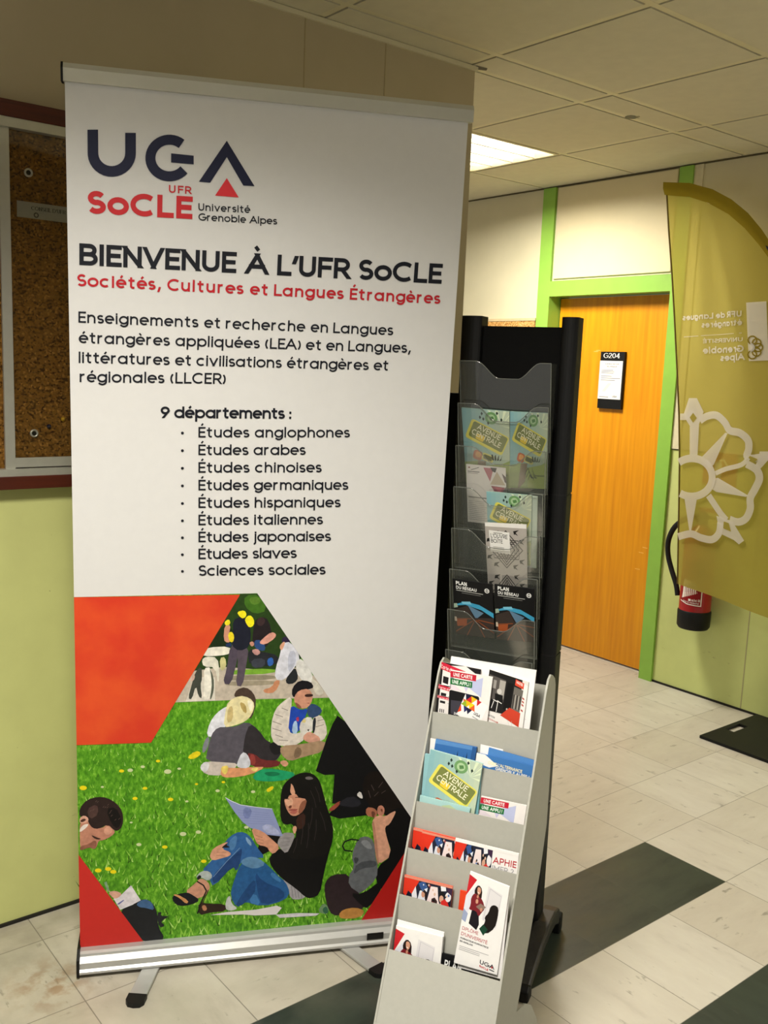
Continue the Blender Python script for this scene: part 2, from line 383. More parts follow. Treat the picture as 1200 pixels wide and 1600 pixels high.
XH = .72
bx = lambda w: arc(w / 2, XH / 2, w / 2, XH / 2, 0, 360, 20)
GL = {
 'A': (.92, [[(0, 0), (.46, 1), (.92, 0)], [(.16, .33), (.76, .33)]]),
 'B': (.64, [[(0, 0), (0, 1), (.34, 1)] + arc(.36, .76, .23, .24, 90, -90)[1:] + [(0, .52)], [(.34, .52)] + arc(.38, .26, .26, .26, 90, -90) + [(0, 0)]]),
 'C': (.86, [arc(.5, .5, .5, .5, 48, 312, 18)]),
 'D': (.8, [[(0, 0), (0, 1), (.3, 1)] + arc(.3, .5, .5, .5, 90, -90, 14) + [(0, 0)]]),
 'E': (.51, [[(.51, 1), (0, 1), (0, 0), (.51, 0)], [(0, .51), (.46, .51)]]),
 'F': (.54, [[(.54, 1), (0, 1), (0, 0)], [(0, .5), (.48, .5)]]),
 'G': (.92, [arc(.5, .5, .5, .5, 48, 355, 20) + [(.56, .46)]]),
 'H': (.72, [[(0, 0), (0, 1)], [(.72, 0), (.72, 1)], [(0, .52), (.72, .52)]]),
 'I': (0, [[(0, 0), (0, 1)]]),
 'J': (.46, [[(.46, 1), (.46, .24)] + arc(.23, .24, .23, .24, 0, -170)]),
 'K': (.66, [[(0, 0), (0, 1)], [(.62, 1), (.02, .42)], [(.22, .6), (.66, 0)]]),
 'L': (.52, [[(0, 1), (0, 0), (.52, 0)]]),
 'M': (.96, [[(0, 0), (0, 1), (.48, .28), (.96, 1), (.96, 0)]]),
 'N': (.66, [[(0, 0), (0, 1), (.66, 0), (.66, 1)]]),
 'O': (1., [arc(.5, .5, .5, .5, 0, 360, 26)]),
 'P': (.6, [[(0, 0), (0, 1), (.33, 1)] + arc(.33, .72, .28, .28, 90, -90) + [(0, .44)]]),
 'Q': (1., [arc(.5, .5, .5, .5, 0, 360, 26), [(.6, .28), (.95, 0)]]),
 'R': (.62, [[(0, 0), (0, 1), (.33, 1)] + arc(.33, .72, .28, .28, 90, -90) + [(0, .44)], [(.32, .44), (.62, 0)]]),
 'S': (.58, [arc(.29, .745, .27, .255, 30, 262, 12) + arc(.29, .255, .29, .255, 82, -150, 12)]),
 'T': (.68, [[(0, 1), (.68, 1)], [(.34, 1), (.34, 0)]]),
 'U': (.64, [[(0, 1), (0, .32)] + arc(.32, .32, .32, .32, 180, 360) + [(.64, 1)]]),
 'V': (.76, [[(0, 1), (.38, 0), (.76, 1)]]),
 'W': (1.2, [[(0, 1), (.3, 0), (.6, 1), (.9, 0), (1.2, 1)]]),
 'X': (.74, [[(0, 0), (.74, 1)], [(0, 1), (.74, 0)]]),
 'Y': (.76, [[(0, 1), (.38, .46), (.76, 1)], [(.38, .46), (.38, 0)]]),
 'Z': (.66, [[(0, 1), (.66, 1), (0, 0), (.66, 0)]]),
 'a': (.7, [bx(.7), [(.7, XH), (.7, 0)]]),
 'b': (.7, [bx(.7), [(0, 1.02), (0, 0)]]),
 'c': (.6, [arc(.35, .36, .35, .36, 48, 312, 14)]),
 'd': (.7, [bx(.7), [(.7, 1.02), (.7, 0)]]),
 'e': (.68, [[(.02, .36), (.68, .36)] + arc(.34, .36, .34, .36, 0, 312, 16)[1:]]),
 'f': (.4, [[(.14, 0), (.14, .78)] + arc(.32, .78, .18, .22, 180, 80, 6), [(0, XH), (.36, XH)]]),
 'g': (.7, [bx(.7), [(.7, XH), (.7, .04)] + arc(.36, .04, .34, .3, 0, -150, 12)]),
 'h': (.56, [[(0, 0), (0, 1.02)], [(0, .42)] + arc(.28, .42, .28, .3, 180, 0, 10) + [(.56, 0)]]),
 'i': (0, [[(0, 0), (0, XH)], [(0, .955), (0, .975)]]),
 'j': (.1, [[(.1, XH), (.1, -.1)] + arc(-.06, -.1, .16, .18, 0, -90, 6), [(.1, .955), (.1, .975)]]),
 'k': (.54, [[(0, 0), (0, 1.02)], [(.5, XH), (.02, .28)], [(.2, .44), (.54, 0)]]),
 'l': (0, [[(0, 0), (0, 1.02)]]),
 'm': (.96, [[(0, 0), (0, XH)], [(0, .46)] + arc(.24, .46, .24, .26, 180, 0, 8) + [(.48, 0)], [(.48, .46)] + arc(.72, .46, .24, .26, 180, 0, 8) + [(.96, 0)]]),
 'n': (.56, [[(0, 0), (0, XH)], [(0, .42)] + arc(.28, .42, .28, .3, 180, 0, 10) + [(.56, 0)]]),
 'o': (.72, [bx(.72)]),
 'p': (.7, [bx(.7), [(0, XH), (0, -.3)]]),
 'q': (.7, [bx(.7), [(.7, XH), (.7, -.3)]]),
 'r': (.34, [[(0, 0), (0, XH)], [(0, .42)] + arc(.26, .42, .26, .3, 180, 72, 6)]),
 's': (.46, [arc(.23, .535, .21, .185, 30, 262, 9) + arc(.23, .18, .23, .18, 82, -150, 9)]),
 't': (.36, [[(.14, .94), (.14, .18)] + arc(.3, .18, .16, .18, 180, 280, 6), [(0, XH), (.34, XH)]]),
 'u': (.56, [[(0, XH), (0, .3)] + arc(.28, .3, .28, .3, 180, 360, 10) + [(.56, XH)], [(.56, XH), (.56, 0)]]),
 'v': (.6, [[(0, XH), (.3, 0), (.6, XH)]]),
 'w': (.9, [[(0, XH), (.225, 0), (.45, XH), (.675, 0), (.9, XH)]]),
 'x': (.56, [[(0, 0), (.56, XH)], [(0, XH), (.56, 0)]]),
 'y': (.6, [[(0, XH), (.3, .02)], [(.6, XH), (.2, -.3)]]),
 'z': (.5, [[(0, XH), (.5, XH), (0, 0), (.5, 0)]]),
 '0': (.64, [arc(.32, .5, .32, .5, 0, 360, 22)]),
 '1': (.2, [[(0, .82), (.2, 1), (.2, 0)]]),
 '2': (.56, [arc(.28, .72, .28, .28, 165, -40, 12) + [(0, 0), (.58, 0)]]),
 '3': (.56, [arc(.27, .75, .25, .25, 150, -80, 10), arc(.28, .27, .28, .27, 85, -150, 12)]),
 '4': (.62, [[(.46, 0), (.46, 1), (0, .26), (.62, .26)]]),
 '5': (.54, [[(.5, 1), (.1, 1), (.05, .55)] + arc(.27, .32, .28, .32, 130, -150, 12)]),
 '6': (.6, [arc(.3, .3, .3, .3, 0, 360, 18), [(.05, .42), (.42, 1)]]),
 '7': (.54, [[(0, 1), (.54, 1), (.16, 0)]]),
 '8': (.56, [arc(.28, .76, .24, .24, 0, 360, 16), arc(.28, .26, .28, .26, 0, 360, 16)]),
 '9': (.6, [arc(.3, .7, .3, .3, 0, 360, 18), [(.55, .58), (.18, 0)]]),
 '.': (.02, [[(.01, 0), (.01, .02)]]), ',': (.08, [[(.08, .10), (.01, -.16)]]),
 ':': (.02, [[(.01, 0), (.01, .02)], [(.01, .55), (.01, .57)]]), '!': (.02, [[(.01, 1), (.01, .42)], [(.01, 0), (.01, .02)]]),
 '?': (.5, [arc(.25, .75, .25, .25, 170, -60, 10) + [(.25, .3)], [(.25, 0), (.25, .02)]]),
 "'": (.1, [[(.09, .98), (.02, .72)]]), '(': (.2, [arc(.42, .42, .42, .62, 130, 230, 8)]), ')': (.2, [arc(-.22, .42, .42, .62, -50, 50, 8)]),
 '-': (.34, [[(0, .38), (.34, .38)]]), '\u2022': (.1, [[(.05, .28), (.05, .45)]]), '&': (.6, [arc(.3, .76, .2, .24, -60, 240, 10) + [(.6, 0)], arc(.27, .25, .27, .25, 110, 340, 10) + [(.6, .4)]]),
}
ACC = {'é': ('e', '/'), 'è': ('e', '\\'), 'ê': ('e', '^'), 'à': ('a', '\\'), 'É': ('E', '/'), 'À': ('A', '\\'), 'Ô': ('O', '^'), 'Î': ('I', '^'), 'î': ('i', '^')}


def ribbon(P, w, wy=None):
    """quads along a polyline; w thickness of upright strokes, wy of level ones"""
    wy = wy or w
    P = [q for i, q in enumerate(P) if i == 0 or math.dist(q, P[i - 1]) > 1e-7]
    if len(P) < 2: return []
    closed = len(P) > 3 and abs(P[0][0] - P[-1][0]) < 1e-6 and abs(P[0][1] - P[-1][1]) < 1e-6
    L, R = [], []; n = len(P)
    for i in range(n):
        a = P[i - 1] if i else (P[-2] if closed else P[0]); b = P[i]; c = P[i + 1] if i < n - 1 else (P[1] if closed else P[-1])
        d1 = (b[0] - a[0], b[1] - a[1]); d2 = (c[0] - b[0], c[1] - b[1])
        l1 = math.hypot(*d1); l2 = math.hypot(*d2)
        if l1 < 1e-9: d1, l1 = d2, l2
        if l2 < 1e-9: d2, l2 = d1, l1
        n1 = (-d1[1] / l1, d1[0] / l1); n2 = (-d2[1] / l2, d2[0] / l2)
        mx, my = n1[0] + n2[0], n1[1] + n2[1]; k = max(.45, (1 + n1[0] * n2[0] + n1[1] * n2[1]))
        ox, oy = mx / k * w / 2, my / k * wy / 2
        L.append((b[0] + ox, b[1] + oy)); R.append((b[0] - ox, b[1] - oy))
    return [[L[i], L[i + 1], R[i + 1], R[i]] for i in range(n - 1)]


def pen(P, w, wy=None):
    """a drawn stroke: split at sharp corners, open ends cut level (upright strokes) or square"""
    wy = wy or w
    P = [q for i, q in enumerate(P) if i == 0 or math.dist(q, P[i - 1]) > 1e-6]
    if math.dist(P[0], P[-1]) < 1e-6: return ribbon(P, w, wy)
    runs = [[P[0]]]
    for i in range(1, len(P)):
        runs[-1].append(P[i])
        if i < len(P) - 1:
            a = (P[i][0] - P[i - 1][0], P[i][1] - P[i - 1][1]); b = (P[i + 1][0] - P[i][0], P[i + 1][1] - P[i][1])
            if a[0] * b[0] + a[1] * b[1] < -.1 * math.hypot(*a) * math.hypot(*b): runs.append([P[i]])
    out = []
    for r in runs:
        Q = ribbon(r, w, wy)
        if not Q: continue
        for e, (b, a) in ((0, (r[0], r[1])), (-1, (r[-1], r[-2]))):
            dx, dy = b[0] - a[0], b[1] - a[1]; l = math.hypot(dx, dy); dx /= l; dy /= l
            if not (l > .19 or abs(dx) < .05 or abs(dy) < .05): continue
            ids = (0, 3) if e == 0 else (1, 2)
            for k in ids:
                x, y = Q[e][k]
                if abs(dy) > .6:
                    tgt = b[1] + math.copysign(wy / 2, dy); t_ = (tgt - y) / dy
                    Q[e][k] = (x + dx * t_, tgt)
                else: Q[e][k] = (x + dx * w / 2, y + dy * w / 2)
        out += Q
    return out


OPEN_L, OPEN_R = set('AVWTYJXZ)'), set('AVWTYLKXZRF(EC')
RND_L, RND_R = set('CGOQacdegoqSs'), set('BDOPQSbeopsgG')


def lettering(s, w=.13, wy=None, track=.2, serif=False):
    """polygons for a line of text, cap height 1, and its width"""
    polys = []; x = 0; prev = None
    for ch in s:
        base0 = ACC.get(ch, (ch,))[0]
        if prev is not None and ch != ' ' and prev != ' ':
            k_ = 1.0
            k_ -= .32 * (prev in RND_R) + .4 * (prev in OPEN_R) + .32 * (base0 in RND_L) + .4 * (base0 in OPEN_L)
            if ch == "'" or prev == "'": k_ -= .5
            x -= track * (1 - k_)
        prev = base0
        if ch == ' ': x += .33; continue
        base, ac = ACC.get(ch, (ch, None)); W0, strokes = GL[base]
        fy = lambda y: w / 2 + y * (1 - w) if y >= 0 else y + w / 2
        for st in strokes:
            polys += pen([(x + w / 2 + a, fy(b)) for a, b in st], w, wy)
        if serif and base in 'ILNUFRDECOSGTVA024' and base not in 'OCSG02':
            for st in strokes:
                for e in (st[0], st[-1]):
                    if e[1] in (0, 1): polys += ribbon([(x + w / 2 + e[0] - w * 1.1, fy(e[1])), (x + w / 2 + e[0] + w * 1.1, fy(e[1]))], (wy or w) * .8)
        if ac:
            cx = x + w / 2 + W0 / 2; y0 = (1.13 if base.isupper() else .86 if base != 'i' else .86); h = .19
            if ac == '/': polys += ribbon([(cx - .06, y0), (cx + .1, y0 + h)], w * .9)
            elif ac == '\\': polys += ribbon([(cx + .06, y0), (cx - .1, y0 + h)], w * .9)
            else: polys += ribbon([(cx - .16, y0), (cx, y0 + h * .8), (cx + .16, y0)], w * .8)
        x += W0 + w + track
    return polys, x - track


def chaikin(P, it=2):
    for _ in range(it):
        Q = []
        for i in range(len(P)):
            a, b = P[i], P[(i + 1) % len(P)]
            Q += [(a[0] * .75 + b[0] * .25, a[1] * .75 + b[1] * .25), (a[0] * .25 + b[0] * .75, a[1] * .25 + b[1] * .75)]
        P = Q
    return P


class Print:
    """flat printing on one surface: to3d(a, b, lift) gives the surface point; each colour lies a hair above the last"""
    def __init__(s, mb, to3d, step=4e-5): s.mb, s.to3d, s.z, s.step = mb, to3d, 2e-4, step
    def poly(s, pts, color, smooth=0, mat=None):
        if smooth: pts = chaikin(list(pts), smooth)
        s.z += s.step
        s.mb.face([s.to3d(a, b, s.z) for a, b in pts], mat or ink(color))
    def polys(s, L, color):
        s.z += s.step; m = ink(color)
        for i, P in enumerate(L):
            z = s.z + (i % 6) * 1.5e-6
            s.mb.face([s.to3d(a, b, z) for a, b in P], m)
    def line(s, pts, w, color): s.polys(ribbon(list(pts), w), color)
    def ell(s, cx, cy, rx, ry, color, n=16): s.poly([(cx + rx * math.cos(i * 2 * math.pi / n), cy + ry * math.sin(i * 2 * math.pi / n)) for i in range(n)], color)
    def text(s, string, p0, p1, h, color, w=.14, wy=None, track=.2, serif=False):
        """from baseline start p0 to baseline end p1, cap height vector h"""
        L, W0 = lettering(string, w, wy, track, serif)
        ux, uy = (p1[0] - p0[0]) / W0, (p1[1] - p0[1]) / W0
        s.polys([[(p0[0] + ux * a + h[0] * b, p0[1] + uy * a + h[1] * b) for a, b in P] for P in L], color)


def crop(ox, oy, k): return lambda pts: [(ox + x / k, oy + y / k) for x, y in pts]


# ================================================================== the room
ZC, XL, YD, YE = 8.48, -2.406, 4.832, -.925      # ceiling, left wall, back wall, end of the left wall

mb = MB(); mb.box(-12, 13, -13.5, YD + .6, -.12, 0, M_floor)
mb.build('floor', kind='structure')

# ceiling: 60 cm panels between flush rails, a narrow strip in line with the left wall
mb = MB()
xs = [-12.9, -10.5, -8.5, -6.49, -4.49, -2.49, -1.973, .014, 2.0, 3.99, 5.97, 7.96, 9.95, 11.93, 13]
ys = [YD + .0, 2.943, .956, -1.03, -3.02, -5.0, -6.99, -8.98, -10.97, -12.95]
g, gd = .052, .02
for i in range(len(xs) - 1):
    for j in range(len(ys) - 1):
        x0, x1, y0, y1 = xs[i], xs[i + 1], ys[j + 1], ys[j]
        lamp = any(x0 < c[0][0] < x1 and y0 < c[0][1] < y1 for c in FIXTURES)
        if lamp: continue
        mb.box(x0 + g, x1 - g, y0 + g, y1 - g, ZC, ZC + .06, M_ceiling)
for i, x in enumerate(xs):
    mb.box(x - g + gd, x + g - gd * .4, ys[-1], YD, ZC + .004, ZC + .05, M_tbar)
for y in ys:
    mb.box(xs[0], xs[-1], y - g + gd * .4, y + g - gd, ZC + .006, ZC + .05, M_tbar)
mb.box(xs[0], xs[-1], ys[-1], YD + .4, ZC + .35, ZC + .45, M_gap)
mb.build('ceiling', kind='structure')

# left wall, ending at a free corner
mb = MB(); mb.box(XL - .45, XL, -13.4, YE, 0, ZC + .02, M_wall_left)
for yy in (-3.2, -2.2): mb.box(XL, XL + .003, yy - .006, yy + .006, 3.99, ZC, plain('#a79876', .6, name='panel_joint'))
mb.build('wall_left', kind='structure')
mb = MB(); mb.box(XL, XL + .03, -13.4, YE + .02, ZC - .05, ZC - .005, M_tbar); mb.build('trim_1', kind='structure')
mb = MB(); mb.box(XL, XL + .02, -13.4, YE, 0, .03, plain('#1c1a14', .7, name='floor_joint')); mb.build('baseboard_left', kind='structure')

# back wall with the door opening
DX0, DX1, DZ = -6.2, -3.62, 6.53
PL0, PL1, PR0, PR1 = -6.51, -6.22, -3.63, -3.38
mb = MB()
mb.box(-12, PL0, YD, YD + .5, 0, ZC, M_wall_back)
mb.box(PR1, 13, YD, YD + .5, 0, ZC, M_wall_back)
mb.box(PL0, PR1, YD + .005, YD + .5, 6.81, ZC, M_wall_back)
mb.build('wall_back', kind='structure')
M_joint = plain('#a9a27a', .7, name='panel_joint')
mb = MB()
for x in (-1.73, .8): mb.box(x - .007, x + .007, YD - .004, YD, .04, 3.98, M_joint)
mb.box(PR1, 8, YD - .004, YD, 3.972, 3.992, plain('#4a472c', .8, name='dark_joint'))
mb.build('trim_2', kind='structure')
mb = MB(); mb.box(PR1, 13, YD - .012, YD, 0, .035, plain('#1c1a14', .7, name='floor_joint'))
mb.build('baseboard_back', kind='structure')
# the joint under the ceiling
mb = MB(); mb.box(-12, 13, YD - .02, YD, ZC - .02, ZC, plain('#5b5338', .7, name='ceiling_joint')); mb.build('trim_3', kind='structure')
# green frame
mb = MB()
mb.box(PL0, PL1, YD - .05, YD + .5, 6.53, ZC - .02, M_green)
mb.box(PL0, PL1, YD - .05, YD + .5, 0, 6.53, M_green)
mb.box(PR0, PR1, YD - .05, YD + .5, 0, ZC - .02, M_green)
mb.box(PL1, PR0, YD - .05, YD + .5, 6.53, 6.80, M_green)
mb.build('trim_4', kind='structure')
mb = MB(); mb.box(PL1 + .04, PR0 - .04, YD - .03, YD + .01, 6.84, ZC - .03, plain('#dccfa9', .6, 0, .3, .02, 10, 'panel'))
mb.build('trim_5', bevel=.004, kind='structure')
mb = MB(); mb.box(PR1 + .0, PR1 + .16, YD - .02, YD, 3.99, ZC - .02, plain('#d9cfae', .6, name='panel_edge'))
mb.build('trim_6', kind='structure')

# door leaf
door = thing('door_1', (DX0, YD + .26, 0), 'orange wooden door with room plate in green frame', 'door')
mb = MB(); mb.box(DX0 + .0, PR0 - .0, YD + .26, YD + .40, .03, DZ - .02, M_door)
for sx, sz in ((-5.35, 5.55), (-5.3, 5.57), (-4.05, 2.1), (-3.98, 2.2), (-4.1, 1.8)):
    mb.box(sx, sx + .1, YD + .258, YD + .26, sz, sz + .012, plain('#e9b45a', .5, name='scratch'))
leaf_o = mb.build('leaf', door)
F = Frame((-5.95, YD + .26, 3.28), (1, 0, 0), (0, -1, 0), (0, 0, 1))
mb = MB(); mb.lathe(F, [(.07, 0), (.07, .03), (.03, .04), (.03, .2), (.09, .22), (.1, .28), (.07, .34), (.001, .35)], M_black, 18)
mb.tube([F.pt(0, .24), F.pt(.15, .25), F.pt(.32, .25)], .035, M_black, 8)
mb.build('door_handle', door)
del door['category'], door['label']
door['kind'] = 'structure'

# room plate
F = Frame((0, YD + .255, 0), (1, 0, 0), (0, 0, 1), (0, -1, 0))
A = [F.uv(*q) for q in ((942, 549.5), (979.5, 549.5), (972.5, 640), (936.5, 637.5))]
x0, x1 = A[0][0], A[1][0]; z1, z0 = A[0][1], A[3][1]
plate = thing('room_sign', (x0, YD + .24, z0), 'black door plate reading G204 with white notice sheet', 'sign')
w_, h_ = x1 - x0, z1 - z0
mb = MB(); mb.fbox(F, x0, x1, z0, z1, 0, .05, M_black); mb.build('back_plate', plate)
mb = MB(); pr = Print(mb, lambda a, b, c: F.pt(x0 + a * w_, z0 + b * h_, .05 + c))
pr.text('G204', (.12, .885), (.80, .885), (0, .095), '#f2efe6', .17, .06, .1, True)
mb.build('room_number', plate, label='white serif number G204')
mb = MB(); mb.fbox(F, x0 + .0 * w_, x0 + .95 * w_, z0 + .17 * h_, z0 + .84 * h_, .05, .056, M_white)
pr = Print(mb, lambda a, b, c: F.pt(x0 + a * w_, z0 + b * h_, .056 + c))
pr.text('ADMINISTRATION', (.22, .775), (.80, .775), (0, .022), '#55524e', .2)
pr.text('TECHNIQUE', (.28, .73), (.72, .73), (0, .022), '#55524e', .2)
for b, l in ((.67, .5), (.645, .55), (.62, .52), (.565, .45), (.53, .82), (.495, .6)):
    pr.poly([(.08, b), (.08 + l, b), (.08 + l, b + .011), (.08, b + .011)], '#86827c')
pr.poly([(.15, .3), (.4, .45), (.55, .45), (.3, .3)], '#dcd2cc'); pr.poly([(.55, .27), (.68, .27), (.68, .36), (.62, .4)], '#d5cfdc')
pr.text('UGA', (.62, .205), (.80, .205), (0, .03), '#26262c', .2)
pr.poly([(.06, .2), (.45, .2), (.45, .212), (.06, .212)], '#86827c')
mb.build('notice_sheet', plate, label='white notice sheet')

# cork strip left of the door
cb = thing('cork_board', (-8.6, YD - .05, 4.4), 'pale cork board on the back wall left of the green door frame', 'board')
mb = MB(); mb.box(-9.9, PL0 - .03, YD - .05, YD, 4.3, 6.10, mat_cork('#8f5f2a', '#cf9f5c', '#e6c38a', 'pale_cork')); mb.build('cork_sheet', cb)
mb = MB(); mb.box(-9.95, PL0 - .01, YD - .06, YD, 6.10, 6.15, plain('#c9b48a', .5, name='pale_trim')); mb.build('frame', cb)


# ------------------------------------------------------------------ louvred ceiling lights
M_tube = mat_emit((1.0, .95, .84), 26, 'fluorescent_tube')
M_refl = plain('#f3f0e4', .25, .3, .5, .01, 10, 'louvre_reflector')


def ceiling_light(c, watts, spread, label):
    cx, cy = c; h = .965
    r = thing('ceiling_light', (cx, cy, ZC), label, 'ceiling light', 'square louvred ceiling lights')
    m = MB()
    for a0, a1, b0, b1 in ((-h, h, -h, -h + .05), (-h, h, h - .05, h), (-h, -h + .05, -h + .05, h - .05), (h - .05, h, -h + .05, h - .05)):
        m.box(cx + a0, cx + a1, cy + b0, cy + b1, ZC - .012, ZC + .28, M_tbar)
    m.box(cx - h, cx + h, cy - h, cy + h, ZC + .28, ZC + .3, M_refl)
    m.build('housing', r)
    m = MB()
    for k in range(1, 4): m.box(cx - h + .05 + k * .465 - .02, cx - h + .05 + k * .465 + .02, cy - h + .05, cy + h - .05, ZC + .0, ZC + .13, M_refl)
    for k in range(1, 10): m.box(cx - h + .05, cx + h - .05, cy - h + .05 + k * .186 - .006, cy - h + .05 + k * .186 + .006, ZC + .03, ZC + .13, M_refl)
    m.build('louvre', r)
    for k in range(4):
        m = MB(); x = cx - h + .05 + (k + .5) * .465
        m.tube([(x, cy - h + .1, ZC + .2), (x, cy + h - .1, ZC + .2)], .042, M_tube, 10)
        m.build('tube', r)
    ld = bpy.data.lights.new('lamp_light', 'AREA'); ld.shape = 'SQUARE'; ld.size = 1.7 * T; ld.energy = watts; ld.color = LAMP_COLOR
    ld.spread = math.radians(spread)
    lo = bpy.data.objects.new('lamp_light', ld); COL.objects.link(lo)
    lo.location = Vector((cx, cy, ZC - .03)) * T


for (c, w_, sp_), lab in zip(FIXTURES, ('lit square louvred light in the far ceiling beyond the corner of the left wall',
                                        'lit square louvred light over the floor in front of the banner, out of the frame',
                                        'lit square louvred light further right along the corridor, out of the frame')):
    ceiling_light(c, w_, sp_, lab)

# dark hole in the ceiling strip, chipped corner
mb = MB(); F = Frame((0, 0, ZC), (1, 0, 0), (0, 1, 0), (0, 0, -1)); q = F.uv(989, 183)
pr = Print(mb, lambda a, b, c: F.pt(q[0] + a, q[1] + b, .002 + c))
pr.poly([(-.10, -.05), (-.02, -.12), (.06, -.09), (.07, .02), (0, .09), (-.08, .06)], '#100e0b', 1)
pr.poly([(.05, -.02), (.1, 0), (.08, .05), (.04, .03)], '#6e6750'); pr.poly([(-.02, .06), (.05, .05), (.03, .1)], '#8b8468')
q2 = F.uv(750, 107)
pr.poly([(q2[0] - q[0] + a, q2[1] - q[1] + b) for a, b in ((-.04, -.08), (.05, -.1), (.07, .05), (0, .1), (-.04, .02))], '#221f16')
mb.build('trim_7', kind='structure')

# ------------------------------------------------------------------ glazed notice board on the left wall
FW = Frame((XL, 0, 0), (0, 1, 0), (0, 0, 1), (1, 0, 0))
y0, y1 = -9.3, -3.4
nb = thing('notice_board', (XL, (y0 + y1) / 2, 4.0), 'dark wood framed cork notice board with sliding glass on the left wall', 'notice board')
mb = MB()
mb.fbox(FW, y0 - .1, y1 + .1, 6.97, 7.10, 0, .14, M_brownwood); mb.fbox(FW, y0 - .1, y1 + .1, 3.99, 4.10, 0, .14, M_brownwood)
mb.fbox(FW, y0 - .1, y0, 4.10, 6.97, 0, .14, M_brownwood); mb.fbox(FW, y1, y1 + .1, 4.10, 6.97, 0, .14, M_brownwood)
mb.build('wooden_frame', nb, bevel=.002)
mb = MB(); mb.fbox(FW, y0, y1, 4.10, 6.97, .0, .03, mat_cork('#3a230c', '#74501f', '#976d34', 'dark_cork')); mb.build('cork_sheet', nb)
mb = MB()
mb.fbox(FW, y0, y1, 6.895, 6.97, .03, .125, M_alu); mb.fbox(FW, y0, y1, 4.10, 4.16, .03, .13, M_alu)
mb.build('track', nb)
mb = MB()
yL = -6.06
mb.fbox(FW, yL, y1 - .05, 4.17, 4.25, .06, .085, M_alu); mb.fbox(FW, yL - .07, yL + .01, 4.16, 6.895, .06, .09, M_alu)
pane1 = mb.build('sliding_pane', nb)
mb = MB(); mb.fbox(FW, yL + .01, y1 - .05, 4.25, 6.88, .07, .075, M_glass); mb.build('glass', pane1)
q = [FW.uv(*s, .03) for s in ((26, 313), (140, 332), (140, 352), (26, 338.5))]
mb = MB(); mb.fbox(FW, q[0][0], q[0][0] + .72, q[0][1] - .128, q[0][1] - .0, .03, .034, plain('#8f8b7e', .6, name='paper'))
pr = Print(mb, lambda a, b, c: FW.pt(q[0][0] + a, q[0][1] + b, .034 + c))
pr.text("CONSEIL D'UFR", (.115, -.062), (.40, -.062), (0, .034), '#1d1a16', .2, .08, .14, True)
pr.line(arc(.155, -.098, .017, .017, 0, 360, 10), .009, '#3d3a33')
tag(mb.build('paper_notice'), "white paper strip headed CONSEIL D'UFR pinned in the notice board", 'notice')
for (px, py, col, lab) in ((44, 270, 1, 'silver ring pin high on the dark cork, above the paper strip'), (53, 677, 1, 'silver ring pin low on the dark cork near the bottom rail'),
                           (76, 666, '#15152a', 'small navy push pin low on the dark cork board'), (98, 655, '#b08a1e', 'small yellow push pin low on the cork beside the banner edge')):
    a, b = FW.uv(px, py, .03); Fp = Frame(FW.pt(a, b, .03), (0, 1, 0), (1, 0, 0), (0, 0, 1)); mb = MB()
    if col == 1:
        mb.lathe(Fp, [(.035, 0), (.036, .012), (.026, .02), (.02, .008)], M_alu, 16); mb.lathe(Fp, [(.019, 0), (.019, .01)], M_black, 12)
    else: mb.lathe(Fp, [(.018, 0), (.02, .01), (.012, .025), (.001, .03)], plain(col, .3, name='pin'), 12)
    tag(mb.build('push_pin'), lab, 'pin', 'pins in the cork board')

# ================================================================== roll-up banner
BA = 1.12440277
BU = V3(math.cos(BA), math.sin(BA), 0); BN0 = V3(math.sin(BA), -math.cos(BA), 0)
BO = V3(-1.2988115, -5.94711221, 0)
LEAN = .0637
BV = (V3(0, 0, 1) + BN0 * LEAN); BV.normalize()
BNN = BU.cross(BV).normalized()
FB = Frame(BO - BN0 * .15, BU, BV, BNN)          # fabric plane: across, up, out
BW = 2.925
bn = thing('roll_up_banner', BO + BU * 1.46, 'tall white roll-up banner of a language faculty with student photo', 'banner')
ZT = 7.10
# cassette
FBB = Frame(BO, BU, BN0, V3(0, 0, 1))
prof = [(0, .04), (.012, .042), (.012, .062), (-.006, .078), (-.01, .128), (-.045, .168), (-.05, .188), (-.075, .2), (-.15, .2), (-.30, .19), (-.36, .14), (-.36, .06), (-.33, .04)]
Fp = Frame(BO, BN0, V3(0, 0, 1), BU)
mb = MB(); mb.prism(Fp, [(a, b) for a, b in prof], 0.012, 2.94, M_alu_b, smooth=False)
cas = mb.build('cassette', bn)
for a in (0, 2.94):
    mb = MB(); mb.prism(Fp, [(.012, .018), (.012, .17), (-.08, .22), (-.34, .21), (-.375, .15), (-.375, .02)], a - (.0 if a else .012), a + .012, M_black)
    mb.build('end_cap', cas)
mb = MB(); mb.fbox(Frame(BO, BU, V3(0, 0, 1), BN0), 2.45, 2.60, .09, .15, .0, .004, M_black); mb.build('maker_plate', cas, label='small black plate')
for a, sk in ((.585, -.29), (2.30, .55)):
    foot = MB()
    fd = (BU * sk + BN0).normalized()
    fo = Frame(BO + BU * a, fd, V3(0, 0, 1).cross(fd), V3(0, 0, 1))
    foot.fbox(fo, -.42, .34, -.07, .07, .008, .036, M_alu_b)
    fobj = foot.build('foot', bn, bevel=.002)
    tip = MB(); tip.prism(fo, [(.34, -.075), (.42, -.075), (.455, -.05), (.465, 0), (.455, .05), (.42, .075), (.34, .075)], 0, .042, M_rubber); tip.build('rubber_tip', fobj)
mb = MB(); mb.tube([FBB.pt(1.46, -.22, .2), FB.pt(1.46, 3.5, -.06), FB.pt(1.46, ZT - .02, -.03)], .03, M_alu_b, 10); mb.build('pole', bn)
mb = MB(); ft = FB
